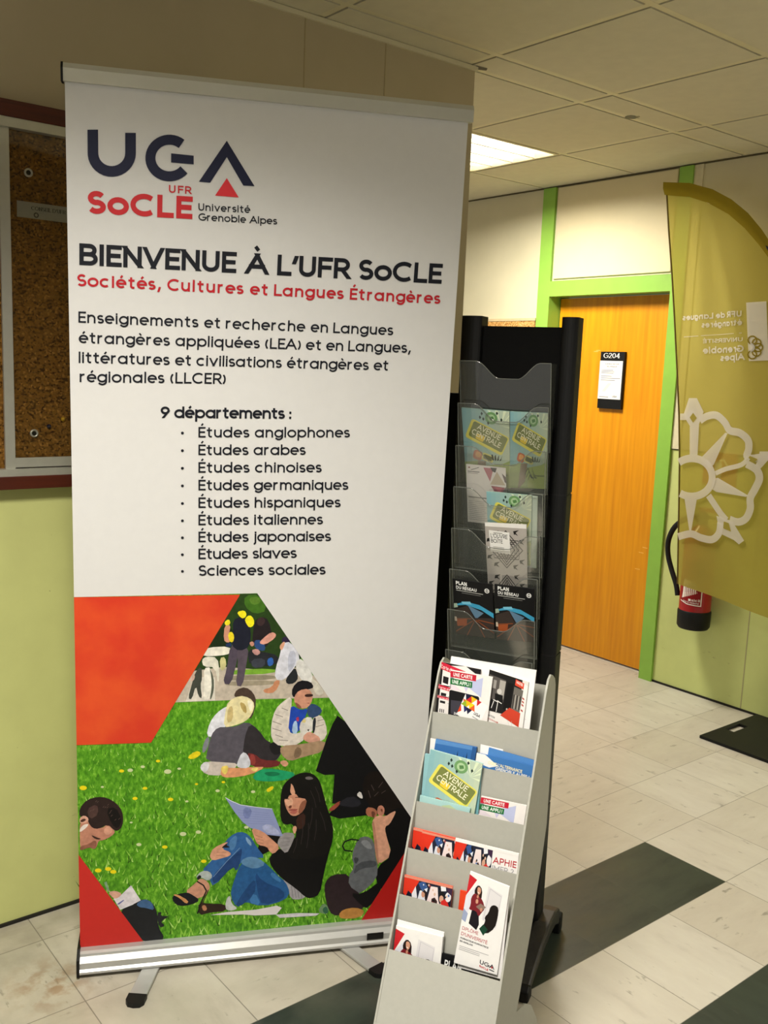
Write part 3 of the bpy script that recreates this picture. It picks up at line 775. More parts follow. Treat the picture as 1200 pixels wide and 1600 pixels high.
mb.prism(Frame(FB.pt(0, 0, 0), FB.n, FB.v, FB.u), [(-.035, ZT - .105), (.035, ZT - .105), (.038, ZT - .02), (.02, ZT + .015), (-.02, ZT + .015), (-.038, ZT - .02)], -.0, BW + .03, plain('#bdbcb0', .4, .25, .5, .02, 30, 'top_rail'))
rail = mb.build('top_rail', bn)
mb = MB()
mb.prism(Frame(FB.pt(0, 0, 0), FB.n, FB.v, FB.u), [(-.042, ZT - .11), (.042, ZT - .11), (.044, ZT - .02), (.02, ZT + .02), (-.02, ZT + .02), (-.042, ZT - .02)], -.015, 0.0, M_black)
mb.build('rail_end', rail)

# fabric with its printing
FZ0 = .165
mb = MB()
mb.fbox(FB, .008, BW, FZ0, ZT - .06, -.006, 0, M_fabric)
bp = lambda pts: [FB.uv(*q) for q in pts]
PR = Print(mb, lambda a, b, c: FB.pt(a, b, c), 1.2e-5)
BXL, BXR, BZB = .008, BW, FZ0

photo = lambda h: plain(h, .45, 0, .25, .17, 75, 'photo_print')


# --- the photograph of the lawn, printed in layers
APEX = FB.uv(402, 927); TL_ = (BXL, FB.uv(115, 933)[1])
dg = FB.uv(638, 1271); sl = (dg[1] - APEX[1]) / (dg[0] - APEX[0])
EDGE_Z = APEX[1] + sl * (BXR - APEX[0])
PR.poly([TL_, APEX, (BXR, EDGE_Z), (BXR, BZB), (BXL, BZB)], None, mat=mat_grass_print())
C4 = crop(270, 930, 5)


def P4(col, pts, sm=1): PR.poly(bp(C4(pts)), None, sm, photo(col))


# blades of grass and dandelions
GR = ['#41800f', '#5a9a1d', '#76b32f', '#97c950', '#2c590a', '#86bb3e', '#aed572', '#4c8a19']
gm = [ink(c) for c in GR]
PR.z += 5e-5
for k in range(2300):
    py = 1100 + 395 * random.random() ** .7; px = 118 + random.random() * 470
    f = (py - 1060) / 430; L = 3 + 10 * f; wd = .5 + 1.0 * f
    dx = random.uniform(-.7, .7) * L
    a, b, c = bp([(px - wd, py), (px + wd, py), (px + dx, py - L)])
    if a[1] < BZB or a[0] < BXL or c[1] > EDGE_Z + (a[0] - BXR) * sl - .02: continue
    PR.z += 3e-7
    mb.face([PR.to3d(*q, PR.z) for q in (a, b, c)], gm[k % len(gm)])
K5 = crop(100, 1180, 3.3333)
for (x, y, r, c) in [(300, 82, 14, 'y'), (422, 172, 13, 'y'), (370, 225, 14, 'y'), (555, 230, 15, 'y'), (525, 478, 15, 'y'), (728, 552, 15, 'y'), (178, 600, 18, 'y'), (230, 592, 17, 'y'), (257, 607, 17, 'y'), (410, 60, 12, 'w'), (600, 70, 10, 'w'), (345, 78, 15, 'w'), (540, 85, 20, 'w'), (620, 410, 18, 'w'), (700, 400, 15, 'w'), (800, 185, 12, 'w'), (985, 190, 12, 'w'), (390, 465, 14, 'w'), (1070, 940, 13, 'w'), (950, 375, 13, 'w'), (100, 170, 20, 'y'), (490, 30, 12, 'y'), (830, 140, 10, 'y'), (640, 240, 9, 'w'), (350, 350, 8, 'w'), (200, 165, 9, 'w'), (690, 150, 9, 'y')]:
    x, y = K5([(x, y)])[0]; r /= 3.3
    PR.poly(bp([(x + r * math.cos(i * .785), y + r * .62 * math.sin(i * .785)) for i in range(8)]), '#e8d515' if c == 'y' else '#c9d3a0', 1)
P4('#e3cf1c', [(110, 1265), (180, 1215), (220, 1225), (210, 1255), (150, 1285)])
PR.poly(bp(K5([(1050, 180), (1085, 158), (1095, 170), (1065, 195)])), '#e3cf1c', 1)

# background of the lawn: trees, path, bench
P4('#263f17', [(120, 620), (525, -12), (672, -12), (920, 370), (1000, 470), (1010, 600), (560, 620)], 0)
P4('#3f6a1c', [(560, 0), (680, -5), (740, 120), (640, 150), (560, 90)])
P4('#587f2a', [(590, 20), (670, 10), (690, 60), (620, 80)])
P4('#1a2b12', [(250, 410), (420, 200), (480, 300), (440, 420)])
P4('#bfb3a4', [(-20, 830), (170, 590), (400, 560), (800, 590), (1000, 560), (1130, 650), (1240, 800), (640, 812), (-20, 838)], 0)
P4('#d8d2c6', [(100, 830), (170, 640), (330, 640), (330, 822)], 0)
P4('#77a834', [(430, 585), (800, 570), (800, 612), (440, 625)])
P4('#8e8672', [(400, 628), (810, 620), (800, 660), (400, 668)])
P4('#9b917d', [(400, 672), (820, 664), (800, 700), (420, 712)])
P4('#e6e1d4', [(225, 440), (270, 408), (445, 398), (452, 455), (380, 472), (235, 478)])
P4('#dedacb', [(225, 505), (260, 478), (350, 485), (365, 600), (355, 700), (330, 560), (240, 560)])
P4('#e9e5d9', [(240, 570), (300, 560), (310, 690), (290, 815), (235, 815), (250, 680)])
P4('#40443c', [(175, 600), (225, 550), (230, 650), (215, 700), (230, 810), (200, 790), (180, 700), (150, 815), (118, 805), (150, 690)])
P4('#585d50', [(285, 560), (320, 640), (322, 740), (300, 815), (288, 810), (305, 720), (300, 630)])
P4('#c6a99a', [(130, 640), (165, 600), (175, 650), (145, 680)])
P4('#24262c', [(580, 420), (700, 440), (830, 470), (820, 550), (600, 560)])
P4('#3a3d48', [(610, 500), (720, 490), (720, 560), (620, 570)])
P4('#2e5fae', [(735, 500), (780, 480), (790, 540), (745, 560)])
P4('#c9c28a', [(365, 490), (410, 480), (420, 560), (375, 600)])
P4('#4f4654', [(450, 380), (520, 390), (500, 520), (455, 700), (390, 690), (420, 580)])
P4('#564c58', [(500, 400), (595, 400), (575, 540), (545, 715), (490, 705), (510, 560)])
P4('#191c2b', [(470, 195), (530, 165), (580, 185), (610, 270), (605, 400), (520, 440), (455, 390), (470, 290)])
P4('#20325c', [(410, 380), (455, 370), (460, 400), (420, 405)])
P4('#cc9078', [(405, 230), (452, 230), (440, 300), (460, 350), (430, 375), (395, 350)])
P4('#f0e022', [(500, 130), (560, 115), (580, 155), (550, 185), (520, 165)])
P4('#f2e41e', [(560, 185), (600, 150), (635, 185), (635, 235), (600, 255), (575, 225)])
P4('#efdf2a', [(400, 210), (440, 183), (452, 225), (415, 240)])
P4('#e5cf25', [(430, 300), (460, 280), (482, 320), (470, 370), (440, 360)])
P4('#221b1f', [(640, 200), (690, 165), (750, 190), (780, 330), (720, 420), (620, 400), (625, 290)])
P4('#3b2a2c', [(655, 190), (700, 165), (725, 200), (700, 240), (660, 235)])
P4('#2b4a80', [(635, 350), (690, 350), (725, 400), (715, 440), (640, 415)])
P4('#d79a8a', [(672, 375), (700, 340), (770, 285), (808, 300), (800, 335), (720, 388)])
P4('#c08a76', [(595, 370), (625, 358), (640, 385), (615, 405)])
P4('#b98a86', [(610, 430), (660, 415), (690, 450), (650, 475)])
P4('#2d2240', [(855, 330), (890, 320), (925, 372), (850, 375)])
P4('#23262a', [(880, 655), (950, 550), (985, 640), (950, 690), (890, 695)])
P4('#d5d6e2', [(848, 375), (925, 362), (1000, 480), (955, 560), (870, 668), (795, 655), (805, 560), (840, 460)])
P4('#b9bccd', [(900, 440), (960, 430), (960, 540), (900, 620)])
P4('#dcdbd8', [(955, 520), (1010, 490), (1090, 600), (1090, 700), (980, 650)])
P4('#c98a66', [(800, 662), (845, 668), (800, 760), (725, 768), (700, 738), (775, 718)])
P4('#d9a184', [(830, 400), (865, 360), (880, 370), (850, 440)])
P4('#cfcabd', [(1080, 640), (1130, 680), (1190, 760), (1130, 790), (1090, 720)])
# seated group
P4('#4b3b31', [(475, 785), (500, 735), (570, 715), (630, 760), (655, 830), (620, 960), (590, 960), (500, 800)])
P4('#dfe0ea', [(420, 865), (340, 920), (285, 1000), (262, 1100), (320, 1110), (440, 1000), (440, 880)])
P4('#7d7f88', [(262, 1110), (290, 1105), (270, 1200), (232, 1240), (232, 1180)])
P4('#e3d8a8', [(430, 830), (520, 782), (600, 800), (642, 850), (620, 930), (570, 985), (480, 1020), (395, 1035), (412, 900)])
P4('#b59d5e', [(520, 830), (570, 850), (580, 930), (540, 900)]); P4('#f2ead0', [(580, 810), (635, 840), (610, 920), (590, 870)]); P4('#c9b47c', [(430, 880), (470, 860), (470, 980), (420, 1000)])
P4('#56525c', [(350, 1030), (430, 1030), (490, 1025), (580, 985), (660, 1040), (740, 1160), (850, 1200), (840, 1260), (760, 1330), (620, 1330), (480, 1315), (255, 1300), (272, 1200), (300, 1090)])
P4('#2f2b2f', [(600, 1000), (670, 1050), (740, 1150), (850, 1170), (850, 1230), (800, 1300), (720, 1290), (640, 1260), (545, 1250), (560, 1110)])
P4('#6d2a2a', [(575, 1230), (640, 1240), (700, 1290), (850, 1290), (820, 1345), (600, 1345)]); P4('#8e3a36', [(600, 1240), (640, 1245), (650, 1320), (610, 1330)])
P4('#1b191c', [(745, 1165), (800, 1140), (852, 1180), (845, 1240), (780, 1250)])
P4('#c99478', [(830, 1300), (880, 1285), (910, 1320), (870, 1345)])
P4('#c8bdb5', [(212, 1335), (260, 1295), (400, 1305), (510, 1312), (480, 1360), (390, 1410), (250, 1402)]); P4('#dcdbe0', [(212, 1335), (250, 1298), (290, 1310), (270, 1380), (225, 1375)])
P4('#dd9a6f', [(380, 1345), (520, 1350), (640, 1340), (730, 1340), (600, 1405), (430, 1428), (370, 1410)]); P4('#e6cf6a', [(370, 1340), (440, 1325), (420, 1400), (390, 1395)]); P4('#e8d27a', [(600, 1350), (680, 1345), (640, 1385)])
P4('#ccced8', [(497, 1320), (540, 1222), (582, 1238), (612, 1310), (590, 1352), (510, 1348)])
P4('#1e9b67', [(618, 1440), (650, 1375), (740, 1350), (850, 1365), (970, 1390), (900, 1442), (740, 1458)]); P4('#12704a', [(700, 1385), (800, 1375), (850, 1400), (760, 1420)])
P4('#d8cfc6', [(930, 785), (860, 830), (800, 890), (768, 1000), (768, 1130), (840, 1185), (1010, 1160), (1040, 1060), (940, 1085), (905, 1060), (925, 900)])
P4('#d8cfc6', [(1085, 960), (1150, 925), (1198, 1000), (1205, 1110), (1120, 1160), (1095, 1080)])
P4('#1f46ae', [(925, 855), (1000, 900), (1055, 880), (1040, 940), (980, 1085), (900, 1070), (915, 930)])
P4('#a8c6e6', [(940, 990), (970, 975), (978, 1080), (928, 1080)]); P4('#b23a5e', [(960, 960), (985, 945), (985, 985), (970, 985)])
P4('#31486f', [(1050, 870), (1095, 840), (1170, 890), (1150, 935), (1080, 965), (1050, 930)])
P4('#d9d5cf', [(985, 1010), (1035, 950), (1095, 955), (1105, 1065), (1000, 1095)]); P4('#d8c98a', [(1000, 990), (1035, 950), (1040, 1000)])
P4('#24262e', [(1095, 960), (1122, 955), (1108, 1075), (1090, 1075)])
for a, b, c, d in ((800, 930, 860, 950), (780, 985, 850, 1010), (780, 1040, 850, 1062), (800, 1090, 860, 1110), (850, 880, 900, 900), (830, 1130, 900, 1135), (1110, 1030, 1180, 1010), (1130, 980, 1180, 970)):
    PR.line(bp(C4([(a, b), (c, d)])), .006, '#8e837c')
P4('#15131a', [(930, 790), (932, 720), (990, 662), (1075, 672), (1105, 720), (1060, 735), (995, 745), (965, 800)])
P4('#c99179', [(948, 790), (985, 742), (1060, 728), (1090, 770), (1093, 815), (1060, 875), (1000, 890), (950, 845)])
P4('#8a5646', [(950, 830), (985, 850), (1010, 880), (975, 885)]); P4('#3a2320', [(1030, 772), (1096, 770), (1094, 792), (1032, 796)]); P4('#9a5c4e', [(1040, 840), (1070, 838), (1065, 850)])
P4('#cf9a86', [(1010, 1110), (1060, 1060), (1110, 1085), (1150, 1110), (1150, 1145), (1100, 1155), (1040, 1145)]); P4('#1f1c1e', [(1050, 1050), (1068, 1045), (1060, 1065)], 0)
P4('#a68a6e', [(840, 1175), (1000, 1165), (1195, 1125), (1185, 1220), (1010, 1265), (910, 1300), (840, 1240)]); P4('#7c6650', [(960, 1180), (1010, 1200), (1000, 1260), (940, 1280)])

# dark standing figure and the student on the right
C3 = crop(490, 1100, 4.4444)


def P3(col, pts, sm=1): PR.poly(bp(C3(pts)), None, sm, photo(col))


P3('#0e0e11', [(165, 80), (130, 140), (90, 240), (60, 330), (15, 465), (75, 492), (145, 488), (128, 690), (170, 690), (100, 770), (180, 795), (420, 765), (560, 770), (720, 850), (720, 500)], 0)
P3('#9a4a3a', [(95, 740), (150, 690), (190, 670), (180, 700), (130, 745)]); P3('#d8d4d2', [(295, 630), (325, 600), (345, 655), (325, 655)])
P3('#23232a', [(150, 700), (260, 630), (340, 680), (300, 720)])
P3('#17110f', [(335, 590), (360, 480), (450, 460), (560, 520), (700, 760), (700, 900), (560, 800), (440, 740), (370, 690)])
for a in ((400, 560, 420, 600), (450, 580, 480, 540), (420, 640, 450, 610), (380, 600, 395, 650), (470, 620, 500, 600)): PR.line(bp(C3([a[:2], a[2:]])), .006, '#4b403e')
P3('#a86a50', [(365, 715), (420, 720), (445, 750), (430, 790), (405, 785), (362, 770)]); P3('#6a3f30', [(400, 740), (430, 750), (420, 790), (405, 785)])
P3('#0c0b0d', [(500, 850), (575, 770), (720, 760), (720, 1000), (640, 1090), (600, 1090), (470, 1310), (430, 1220), (440, 1130), (545, 1050)])
P3('#0c0b0d', [(480, 780), (580, 720), (720, 740), (720, 1000), (560, 1060), (500, 920)], 0)
P3('#bb7e68', [(440, 755), (445, 710), (475, 700), (495, 730), (485, 775), (455, 775)]); P3('#74402f', [(460, 730), (480, 725), (478, 755)])
P3('#d39c82', [(402, 815), (440, 770), (500, 780), (540, 752), (572, 740), (562, 770), (528, 835), (495, 850), (500, 900), (545, 1050), (445, 1118), (428, 1040), (415, 900)])
P3('#b57f68', [(405, 820), (420, 810), (440, 960), (455, 1105), (445, 1118), (428, 1040)])
P3('#63666b', [(310, 930), (370, 915), (420, 950), (430, 1070), (445, 1120), (440, 1210), (330, 1315), (255, 1315), (238, 1200), (285, 1130), (262, 1050)])
P3('#474a4f', [(300, 1100), (430, 1080), (440, 1130), (330, 1140), (270, 1190)]); P3('#83868b', [(320, 950), (380, 940), (415, 1010), (360, 1000)]); P3('#3c3f43', [(275, 1060), (320, 1070), (290, 1120)])
PR.line(bp(C3([(315, 945), (260, 938), (215, 955), (200, 985), (215, 1015), (270, 1022)])), .012, '#17171a')
P3('#2b1f23', [(75, 1310), (78, 1235), (130, 1182), (250, 1178), (240, 1260), (330, 1320), (375, 1420), (200, 1435), (168, 1475), (105, 1445)])
P3('#0d0b0d', [(250, 1310), (340, 1320), (470, 1220), (470, 1290), (380, 1420), (330, 1400)])
P3('#b5803f', [(172, 1462), (205, 1425), (290, 1410), (360, 1435), (320, 1485), (190, 1492)]); P3('#6b8a66', [(28, 1435), (70, 1378), (105, 1410), (100, 1455), (60, 1455)]); P3('#2f5c45', [(60, 1420), (90, 1400), (105, 1450), (70, 1455)])

# student reading on the grass
C1 = crop(260, 1190, 6.4); C2 = crop(380, 1190, 6.6667)


def P1(col, pts, sm=1): PR.poly(bp(C1(pts)), None, sm, photo(col))


def P2(col, pts, sm=1): PR.poly(bp(C2(pts)), None, sm, photo(col))


P1('#2a1c14', [(320, 1400), (420, 1420), (590, 1420), (600, 1495), (440, 1505), (320, 1540)]); P1('#b07a58', [(350, 1440), (390, 1430), (410, 1480), (370, 1495)])
P2('#0e0c0d', [(240, 760), (380, 640), (410, 770), (330, 900), (160, 990), (150, 870)])
P1('#2f5f9a', [(350, 1090), (440, 1000), (560, 880), (590, 790), (690, 708), (780, 702), (850, 760), (900, 850), (990, 960), (900, 960), (740, 1000), (705, 1100), (660, 1040), (470, 1255), (430, 1180), (440, 1110)])
P1('#1f3f72', [(735, 880), (760, 870), (740, 1000), (700, 1100), (665, 1040), (480, 1240), (450, 1150), (600, 1000)]); P1('#4d7cb0', [(620, 800), (690, 730), (710, 760), (690, 860), (640, 900)]); P1('#7fa0c4', [(790, 740), (850, 800), (850, 850), (800, 800)])
PR.line(bp(C1([(735, 860), (600, 1000), (470, 1150)])), .004, '#7d9cc2')
P1('#a9b2b2', [(285, 1160), (350, 1090), (430, 1092), (465, 1150), (415, 1195), (350, 1155)]); P1('#14171c', [(300, 1165), (330, 1128), (355, 1150), (320, 1185)])
P1('#c38d75', [(178, 1305), (290, 1215), (340, 1160), (420, 1200), (440, 1270), (380, 1345), (280, 1375)])
P1('#0e1018', [(55, 1345), (130, 1318), (210, 1305), (260, 1330), (340, 1385), (250, 1430), (130, 1445), (70, 1405)]); P1('#c98f5c', [(62, 1330), (105, 1322), (225, 1390), (200, 1425), (130, 1360)])
PR.line(bp(C1([(305, 1195), (370, 1235), (400, 1290), (350, 1400), (310, 1520)])), .012, '#14110f'); PR.line(bp(C1([(420, 1280), (350, 1440), (340, 1490)])), .008, '#3a2216')
near = C1([(638, 1340), (660, 1240), (690, 1150), (720, 1070), (770, 990), (830, 955)]) + C2([(110, 988), (200, 1030), (300, 1120), (390, 1215), (470, 1260), (490, 1350), (440, 1440), (200, 1510), (0, 1450)]) + C1([(700, 1460)])
PR.poly(bp(near), None, 1, photo('#24588f'))
P2('#5c86ae', [(-30, 1030), (60, 985), (160, 1000), (240, 1070), (120, 1120), (0, 1080)]); P2('#1b4378', [(120, 1130), (200, 1250), (420, 1330), (430, 1430), (200, 1500), (150, 1380)]); P1('#1b4377', [(860, 1180), (900, 1200), (880, 1330), (720, 1460), (690, 1420)])
P2('#3c74ad', [(50, 1470), (120, 1350), (190, 1500)]); P2('#3f76ad', [(300, 1140), (400, 1230), (380, 1260), (280, 1190)])
P1('#b9bdbd', [(588, 1440), (605, 1360), (640, 1335), (650, 1420), (715, 1465), (660, 1490), (600, 1482)])
P2('#a19ea4', [(405, 1215), (480, 1235), (560, 1310), (660, 1400), (600, 1435), (490, 1430), (470, 1300)])
for k in range(4): PR.line(bp(C2([(500 + k * 35, 1290 + k * 25), (520 + k * 30, 1420)])), .004, '#6d6a70')
P2('#0c0b0d', [(560, 740), (930, 690), (938, 800), (880, 990), (835, 1180), (800, 1380), (700, 1425), (640, 1405), (560, 1330), (400, 1215), (285, 1085), (268, 985), (392, 888), (450, 955)])
P2('#949093', [(400, 755), (440, 735), (545, 745), (510, 850), (450, 965), (380, 895), (350, 840)])
for k in range(4): PR.line(bp(C2([(375 + k * 12, 800 + k * 38), (500 - k * 12, 790 + k * 38)])), .003, '#6f6b6e')
P2('#12100f', [(395, 310), (425, 225), (520, 148), (620, 108), (720, 118), (795, 190), (832, 320), (870, 470), (925, 620), (940, 750), (890, 960), (700, 1015), (500, 1015), (455, 960), (505, 860), (560, 770), (520, 640), (430, 660), (388, 600), (384, 450)])
P2('#3a221b', [(548, 580), (650, 520), (640, 690), (560, 705)]); P2('#d6a184', [(508, 685), (545, 662), (562, 700), (530, 765)])
P2('#c98e74', [(424, 380), (480, 350), (560, 330), (665, 390), (645, 480), (600, 540), (530, 570), (482, 548), (440, 470)])
P2('#e2ae92', [(428, 390), (500, 365), (525, 420), (500, 470), (450, 460)]); P2('#8f5a45', [(600, 420), (665, 390), (645, 480), (590, 550), (570, 520)])
P2('#d9a184', [(478, 240), (512, 225), (550, 345), (498, 350)])
P2('#0f0d0d', [(398, 310), (430, 230), (505, 195), (475, 390), (418, 388)]); P2('#0f0d0d', [(520, 215), (700, 240), (690, 400), (650, 385), (555, 370)])
PR.line(bp(C2([(436, 378), (480, 388)])), .006, '#1a1110'); PR.line(bp(C2([(540, 372), (605, 368)])), .006, '#1a1110')
P2('#6a3a2c', [(470, 462), (508, 448), (500, 485), (475, 488)]); P2('#9a4f48', [(462, 500), (520, 488), (578, 494), (540, 515), (490, 512)]); P2('#b5655a', [(480, 520), (575, 505), (545, 545), (495, 540)])
for a in ((700, 300, 760, 480), (750, 260, 800, 420), (720, 480, 690, 700), (800, 520, 860, 720), (620, 600, 600, 860), (680, 640, 660, 900), (760, 600, 740, 820), (560, 800, 520, 950)): PR.line(bp(C2([a[:2], ((a[0] + a[2]) / 2 + 10, (a[1] + a[3]) / 2), a[2:]])), .005, '#332c2c')
P2('#6b6466', [(640, 160), (700, 150), (740, 180), (660, 190)])
paper = C1([(590, 360), (650, 395), (740, 432), (896, 456)]) + C2([(300, 490), (412, 772), (380, 775), (250, 760), (80, 690)]) + C1([(830, 655), (760, 600), (680, 500)])
PR.poly(bp(paper), '#8d98c6', 0); PR.line(bp(C1([(590, 358), (650, 392), (740, 430), (896, 454)]) + C2([(300, 490)])), .005, '#e4e8f0')
P2('#a7add2', [(180, 680), (260, 640), (350, 700), (400, 765), (260, 750)]); P2('#7480b4', [(0, 470), (100, 490), (60, 600), (0, 580)])
for k in range(6): PR.line(bp(C2([(-60 + k * 8, 500 + k * 28), (260 + k * 14, 540 + k * 22)])), .002, '#717cae')
P2('#cf9478', [(80, 685), (200, 720), (290, 800), (388, 888), (315, 965), (270, 930), (250, 885), (150, 865), (115, 790)])
for a in ((120, 760, 200, 790), (130, 800, 210, 820), (140, 840, 210, 850)): PR.line(bp(C2([a[:2], a[2:]])), .003, '#8a5540')
P1('#cf987d', [(436, 930), (468, 862), (600, 800), (618, 808), (548, 868), (645, 905), (640, 940), (540, 968), (470, 988), (438, 962)])
for a in ((500, 905, 600, 905), (500, 935, 590, 940)): PR.line(bp(C1([a[:2], a[2:]])), .003, '#8a5540')
P1('#1c1a20', [(545, 862), (610, 808), (600, 835), (645, 855), (580, 860)])
pg = C1([(440, 1532), (600, 1502), (896, 1478)]) + C2([(350, 1498), (402, 1520), (345, 1590), (120, 1600), (0, 1590)])
PR.poly(bp(pg), '#d8d3d5', 0); P2('#cfccd4', [(340, 1592), (560, 1575), (795, 1578), (760, 1602), (380, 1625)], 0)

# student on the left
C5 = crop(110, 1230, 5.926)


def P5(col, pts, sm=1): PR.poly(bp(C5(pts)), None, sm, photo(col))


P5('#b9806a', [(86, 290), (150, 260), (180, 335), (210, 375), (290, 380), (350, 335), (420, 405), (385, 450), (300, 492), (262, 490), (240, 560), (210, 572), (180, 552), (130, 560), (88, 590)])
P5('#8b5a48', [(88, 545), (180, 520), (215, 490), (245, 500), (240, 560), (205, 570), (180, 552), (88, 588)]); P5('#d09a82', [(300, 400), (350, 350), (400, 400), (340, 450)])
P5('#2a1d1b', [(84, 195), (150, 115), (250, 86), (340, 94), (430, 148), (482, 220), (492, 320), (462, 392), (412, 404), (345, 340), (262, 385), (205, 378), (168, 330), (152, 262), (84, 275)])
P5('#4c3632', [(150, 200), (250, 150), (260, 250), (180, 300)]); P5('#0f0b0a', [(330, 200), (420, 180), (480, 300), (440, 390), (380, 340)])
for k in range(14):
    x, y = random.uniform(170, 450), random.uniform(130, 330); PR.line(bp(C5([(x, y), (x + 14, y - 14)])), .003, '#6a544e')
P5('#d3a08c', [(86, 280), (130, 256), (172, 288), (158, 325), (86, 335)]); P5('#4a2a22', [(86, 310), (125, 285), (150, 300), (110, 325)]); P5('#e3d8d2', [(86, 385), (120, 345), (172, 335), (150, 372), (86, 420)])
P5('#3b2520', [(190, 438), (240, 460), (292, 478), (250, 484), (215, 468)])
P5('#16181c', [(455, 1125), (600, 1060), (690, 1030), (765, 1070), (805, 1160), (812, 1290), (880, 1405), (780, 1425), (700, 1440), (500, 1300)]); P5('#3d5f8a', [(605, 1080), (682, 1030), (755, 1060), (782, 1140), (700, 1115), (640, 1110)])
P5('#1d2024', [(800, 1160), (850, 1150), (830, 1190), (920, 1190), (830, 1240), (880, 1280), (820, 1300)])
P5('#d8d2da', [(400, 1030), (470, 995), (562, 906), (652, 1045), (580, 1082), (460, 1130)], 0); P5('#5a62a0', [(430, 1080), (495, 1038), (495, 1048), (450, 1085)], 0); PR.line(bp(C5([(460, 1130), (582, 1080)])), .006, '#dfe0e6')
P5('#cf9f8c', [(345, 968), (420, 955), (482, 985), (440, 1025), (400, 1030)]); P5('#7c9a7a', [(312, 880), (335, 870), (362, 955), (345, 965)], 0)

# white field right of the diagonal, the red shapes
BASEZ = BZB
PR.poly([APEX, (APEX[0] + 1.0, APEX[1] + .0), (BXR, APEX[1]), (BXR, EDGE_Z)], None, mat=M_fabric)
A1 = FB.uv(375, 929); A2 = FB.uv(236, 1160); A3 = (BXL, FB.uv(120, 1164)[1])
t = NT('print_orange'); o_ = t.geo.outputs['Position']
M_or = t.principled(t.ramp(t.noise(o_, 7, 4), [(.38, '#cf3a22'), (.6, '#dc5026')]), .45, 0, .25)
PR.poly([TL_, A1, A2, A3], None, mat=M_or)
PR.poly([(BXL, FB.uv(125, 1335)[1]), FB.uv(234, 1484), (FB.uv(234, 1484)[0], BZB), (BXL, BZB)], '#c42a24')
rb = FB.uv(551, 1458)
rq = FB.uv(625, 1343); rs = (rq[1] - rb[1]) / (rq[0] - rb[0])
PR.poly([(rb[0] - (rb[1] - BZB) / rs, BZB), (BXR, rb[1] + rs * (BXR - rb[0])), (BXR, BZB)], '#b01a16')

# --- printed words
NAVY, INKD, RED = '#1c1f3a', '#14161f', '#b9202b'


def T_px(s, x0, y0, x1, y1, h, col, w=.14, track=.1, dx=0):
    p0, p1 = FB.uv(x0, y0), FB.uv(x1, y1); q = FB.uv(x0 + dx, y0 - h)
    hv = (q[0] - p0[0], q[1] - p0[1])
    # letter spacing that gives the line its length at the natural letter width
    want = math.dist(p0, p1) / math.hypot(*hv)
    wa, wb = lettering(s, w, None, 0.0)[1], lettering(s, w, None, .2)[1]
    track = min(.3, max(.05, .2 * (want - wa) / (wb - wa)))
    PR.text(s, p0, p1, hv, col, w, None, track)


C_1 = crop(80, 100, 3)
SW = lambda pts, w, col: PR.polys([bp(q) for q in ribbon(C_1(pts), w / 3)], col)
SW([(195, 308), (196, 412)] + [(284 + 88 * math.cos(math.radians(a)), 418 + 86 * math.sin(math.radians(a))) for a in range(176, -1, -11)] + [(372, 410), (372, 323)], 50, NAVY)
SW([(554 + 89 * math.cos(math.radians(a)), 441 + 86 * math.sin(math.radians(a))) for a in range(-50, -321, -9)], 47, NAVY)
PR.poly(bp(C_1([(562, 419), (668, 430), (668, 471), (562, 462)])), NAVY)
PR.poly(bp(C_1([(692, 552), (823, 360), (953, 573), (900, 570), (823, 437), (745, 557)])), NAVY)
PR.poly(bp(C_1([(768, 617), (823, 535), (879, 626)])), '#d6323a')
T_px('UFR', 264, 301, 299, 303.5, 12, '#c62a31', .18)
T_px('SoCLE', 136.5, 333.5, 300.5, 342.5, 36, '#c62a31', .23, .08)
T_px('Université', 310, 329, 391, 333, 11.5, INKD, .16)
T_px('Grenoble Alpes', 310, 344.5, 433, 351, 11.5, INKD, .16)
T_px("BIENVENUE À L'UFR SoCLE", 124, 414, 689.5, 443.5, 34, INKD, .2, .1)
T_px('Sociétés, Cultures et Langues Étrangères', 120.5, 447, 687.5, 475, 19, RED, .18, .1)
T_px('Enseignements et recherche en Langues', 122.5, 504, 614, 524, 17.5, INKD, .155)
T_px('étrangères appliquées (LEA) et en Langues,', 123, 536, 641, 551.5, 17.5, INKD, .155)
T_px('littératures et civilisations étrangères et', 123, 567, 606, 579, 17.5, INKD, .155)
T_px('régionales (LLCER)', 124.5, 597, 352.5, 600, 17.5, INKD, .155)
T_px('9 départements :', 251, 653, 455, 654.5, 18, INKD, .19)
for s_, y, x1_ in (('Études anglophones', 683.5, 546.5), ('Études arabes', 711, 477.5), ('Études chinoises', 738.5, 502.5), ('Études germaniques', 766, 544), ('Études hispaniques', 793.5, 532), ('Études italiennes', 820.5, 504.5), ('Études japonaises', 847, 517), ('Études slaves', 873.5, 463.5), ('Sciences sociales', 899.5, 508.5)):
    T_px(s_, 310, y, x1_, y + (683 - y) * .01, 16.5, INKD, .155)
    x_, y_ = FB.uv(285, y - 7); PR.ell(x_, y_, .011, .011, INKD)
mb.build('printed_fabric', bn)

# ================================================================== black brochure rack
RA = math.radians(27.5)
RU = V3(math.cos(RA), math.sin(RA), 0); RN = V3(math.sin(RA), -math.cos(RA), 0)
FR = Frame(V3(.70, -2.5, 0), RU, V3(0, 0, 1), RN)          # across, up, out (towards the room)
L_, R_ = -1.035, -.035                                      # outer edges of the posts
rk = thing('brochure_rack', FR.pt(-.53, 0, 0), 'tall black brochure rack with clear pockets beside the orange door', 'brochure rack')
mb = MB(); mb.fbox(FR, L_ + .1, R_ - .1, .3, 5.50, -.10, -.05, M_blackm); mb.build('back_panel', rk)


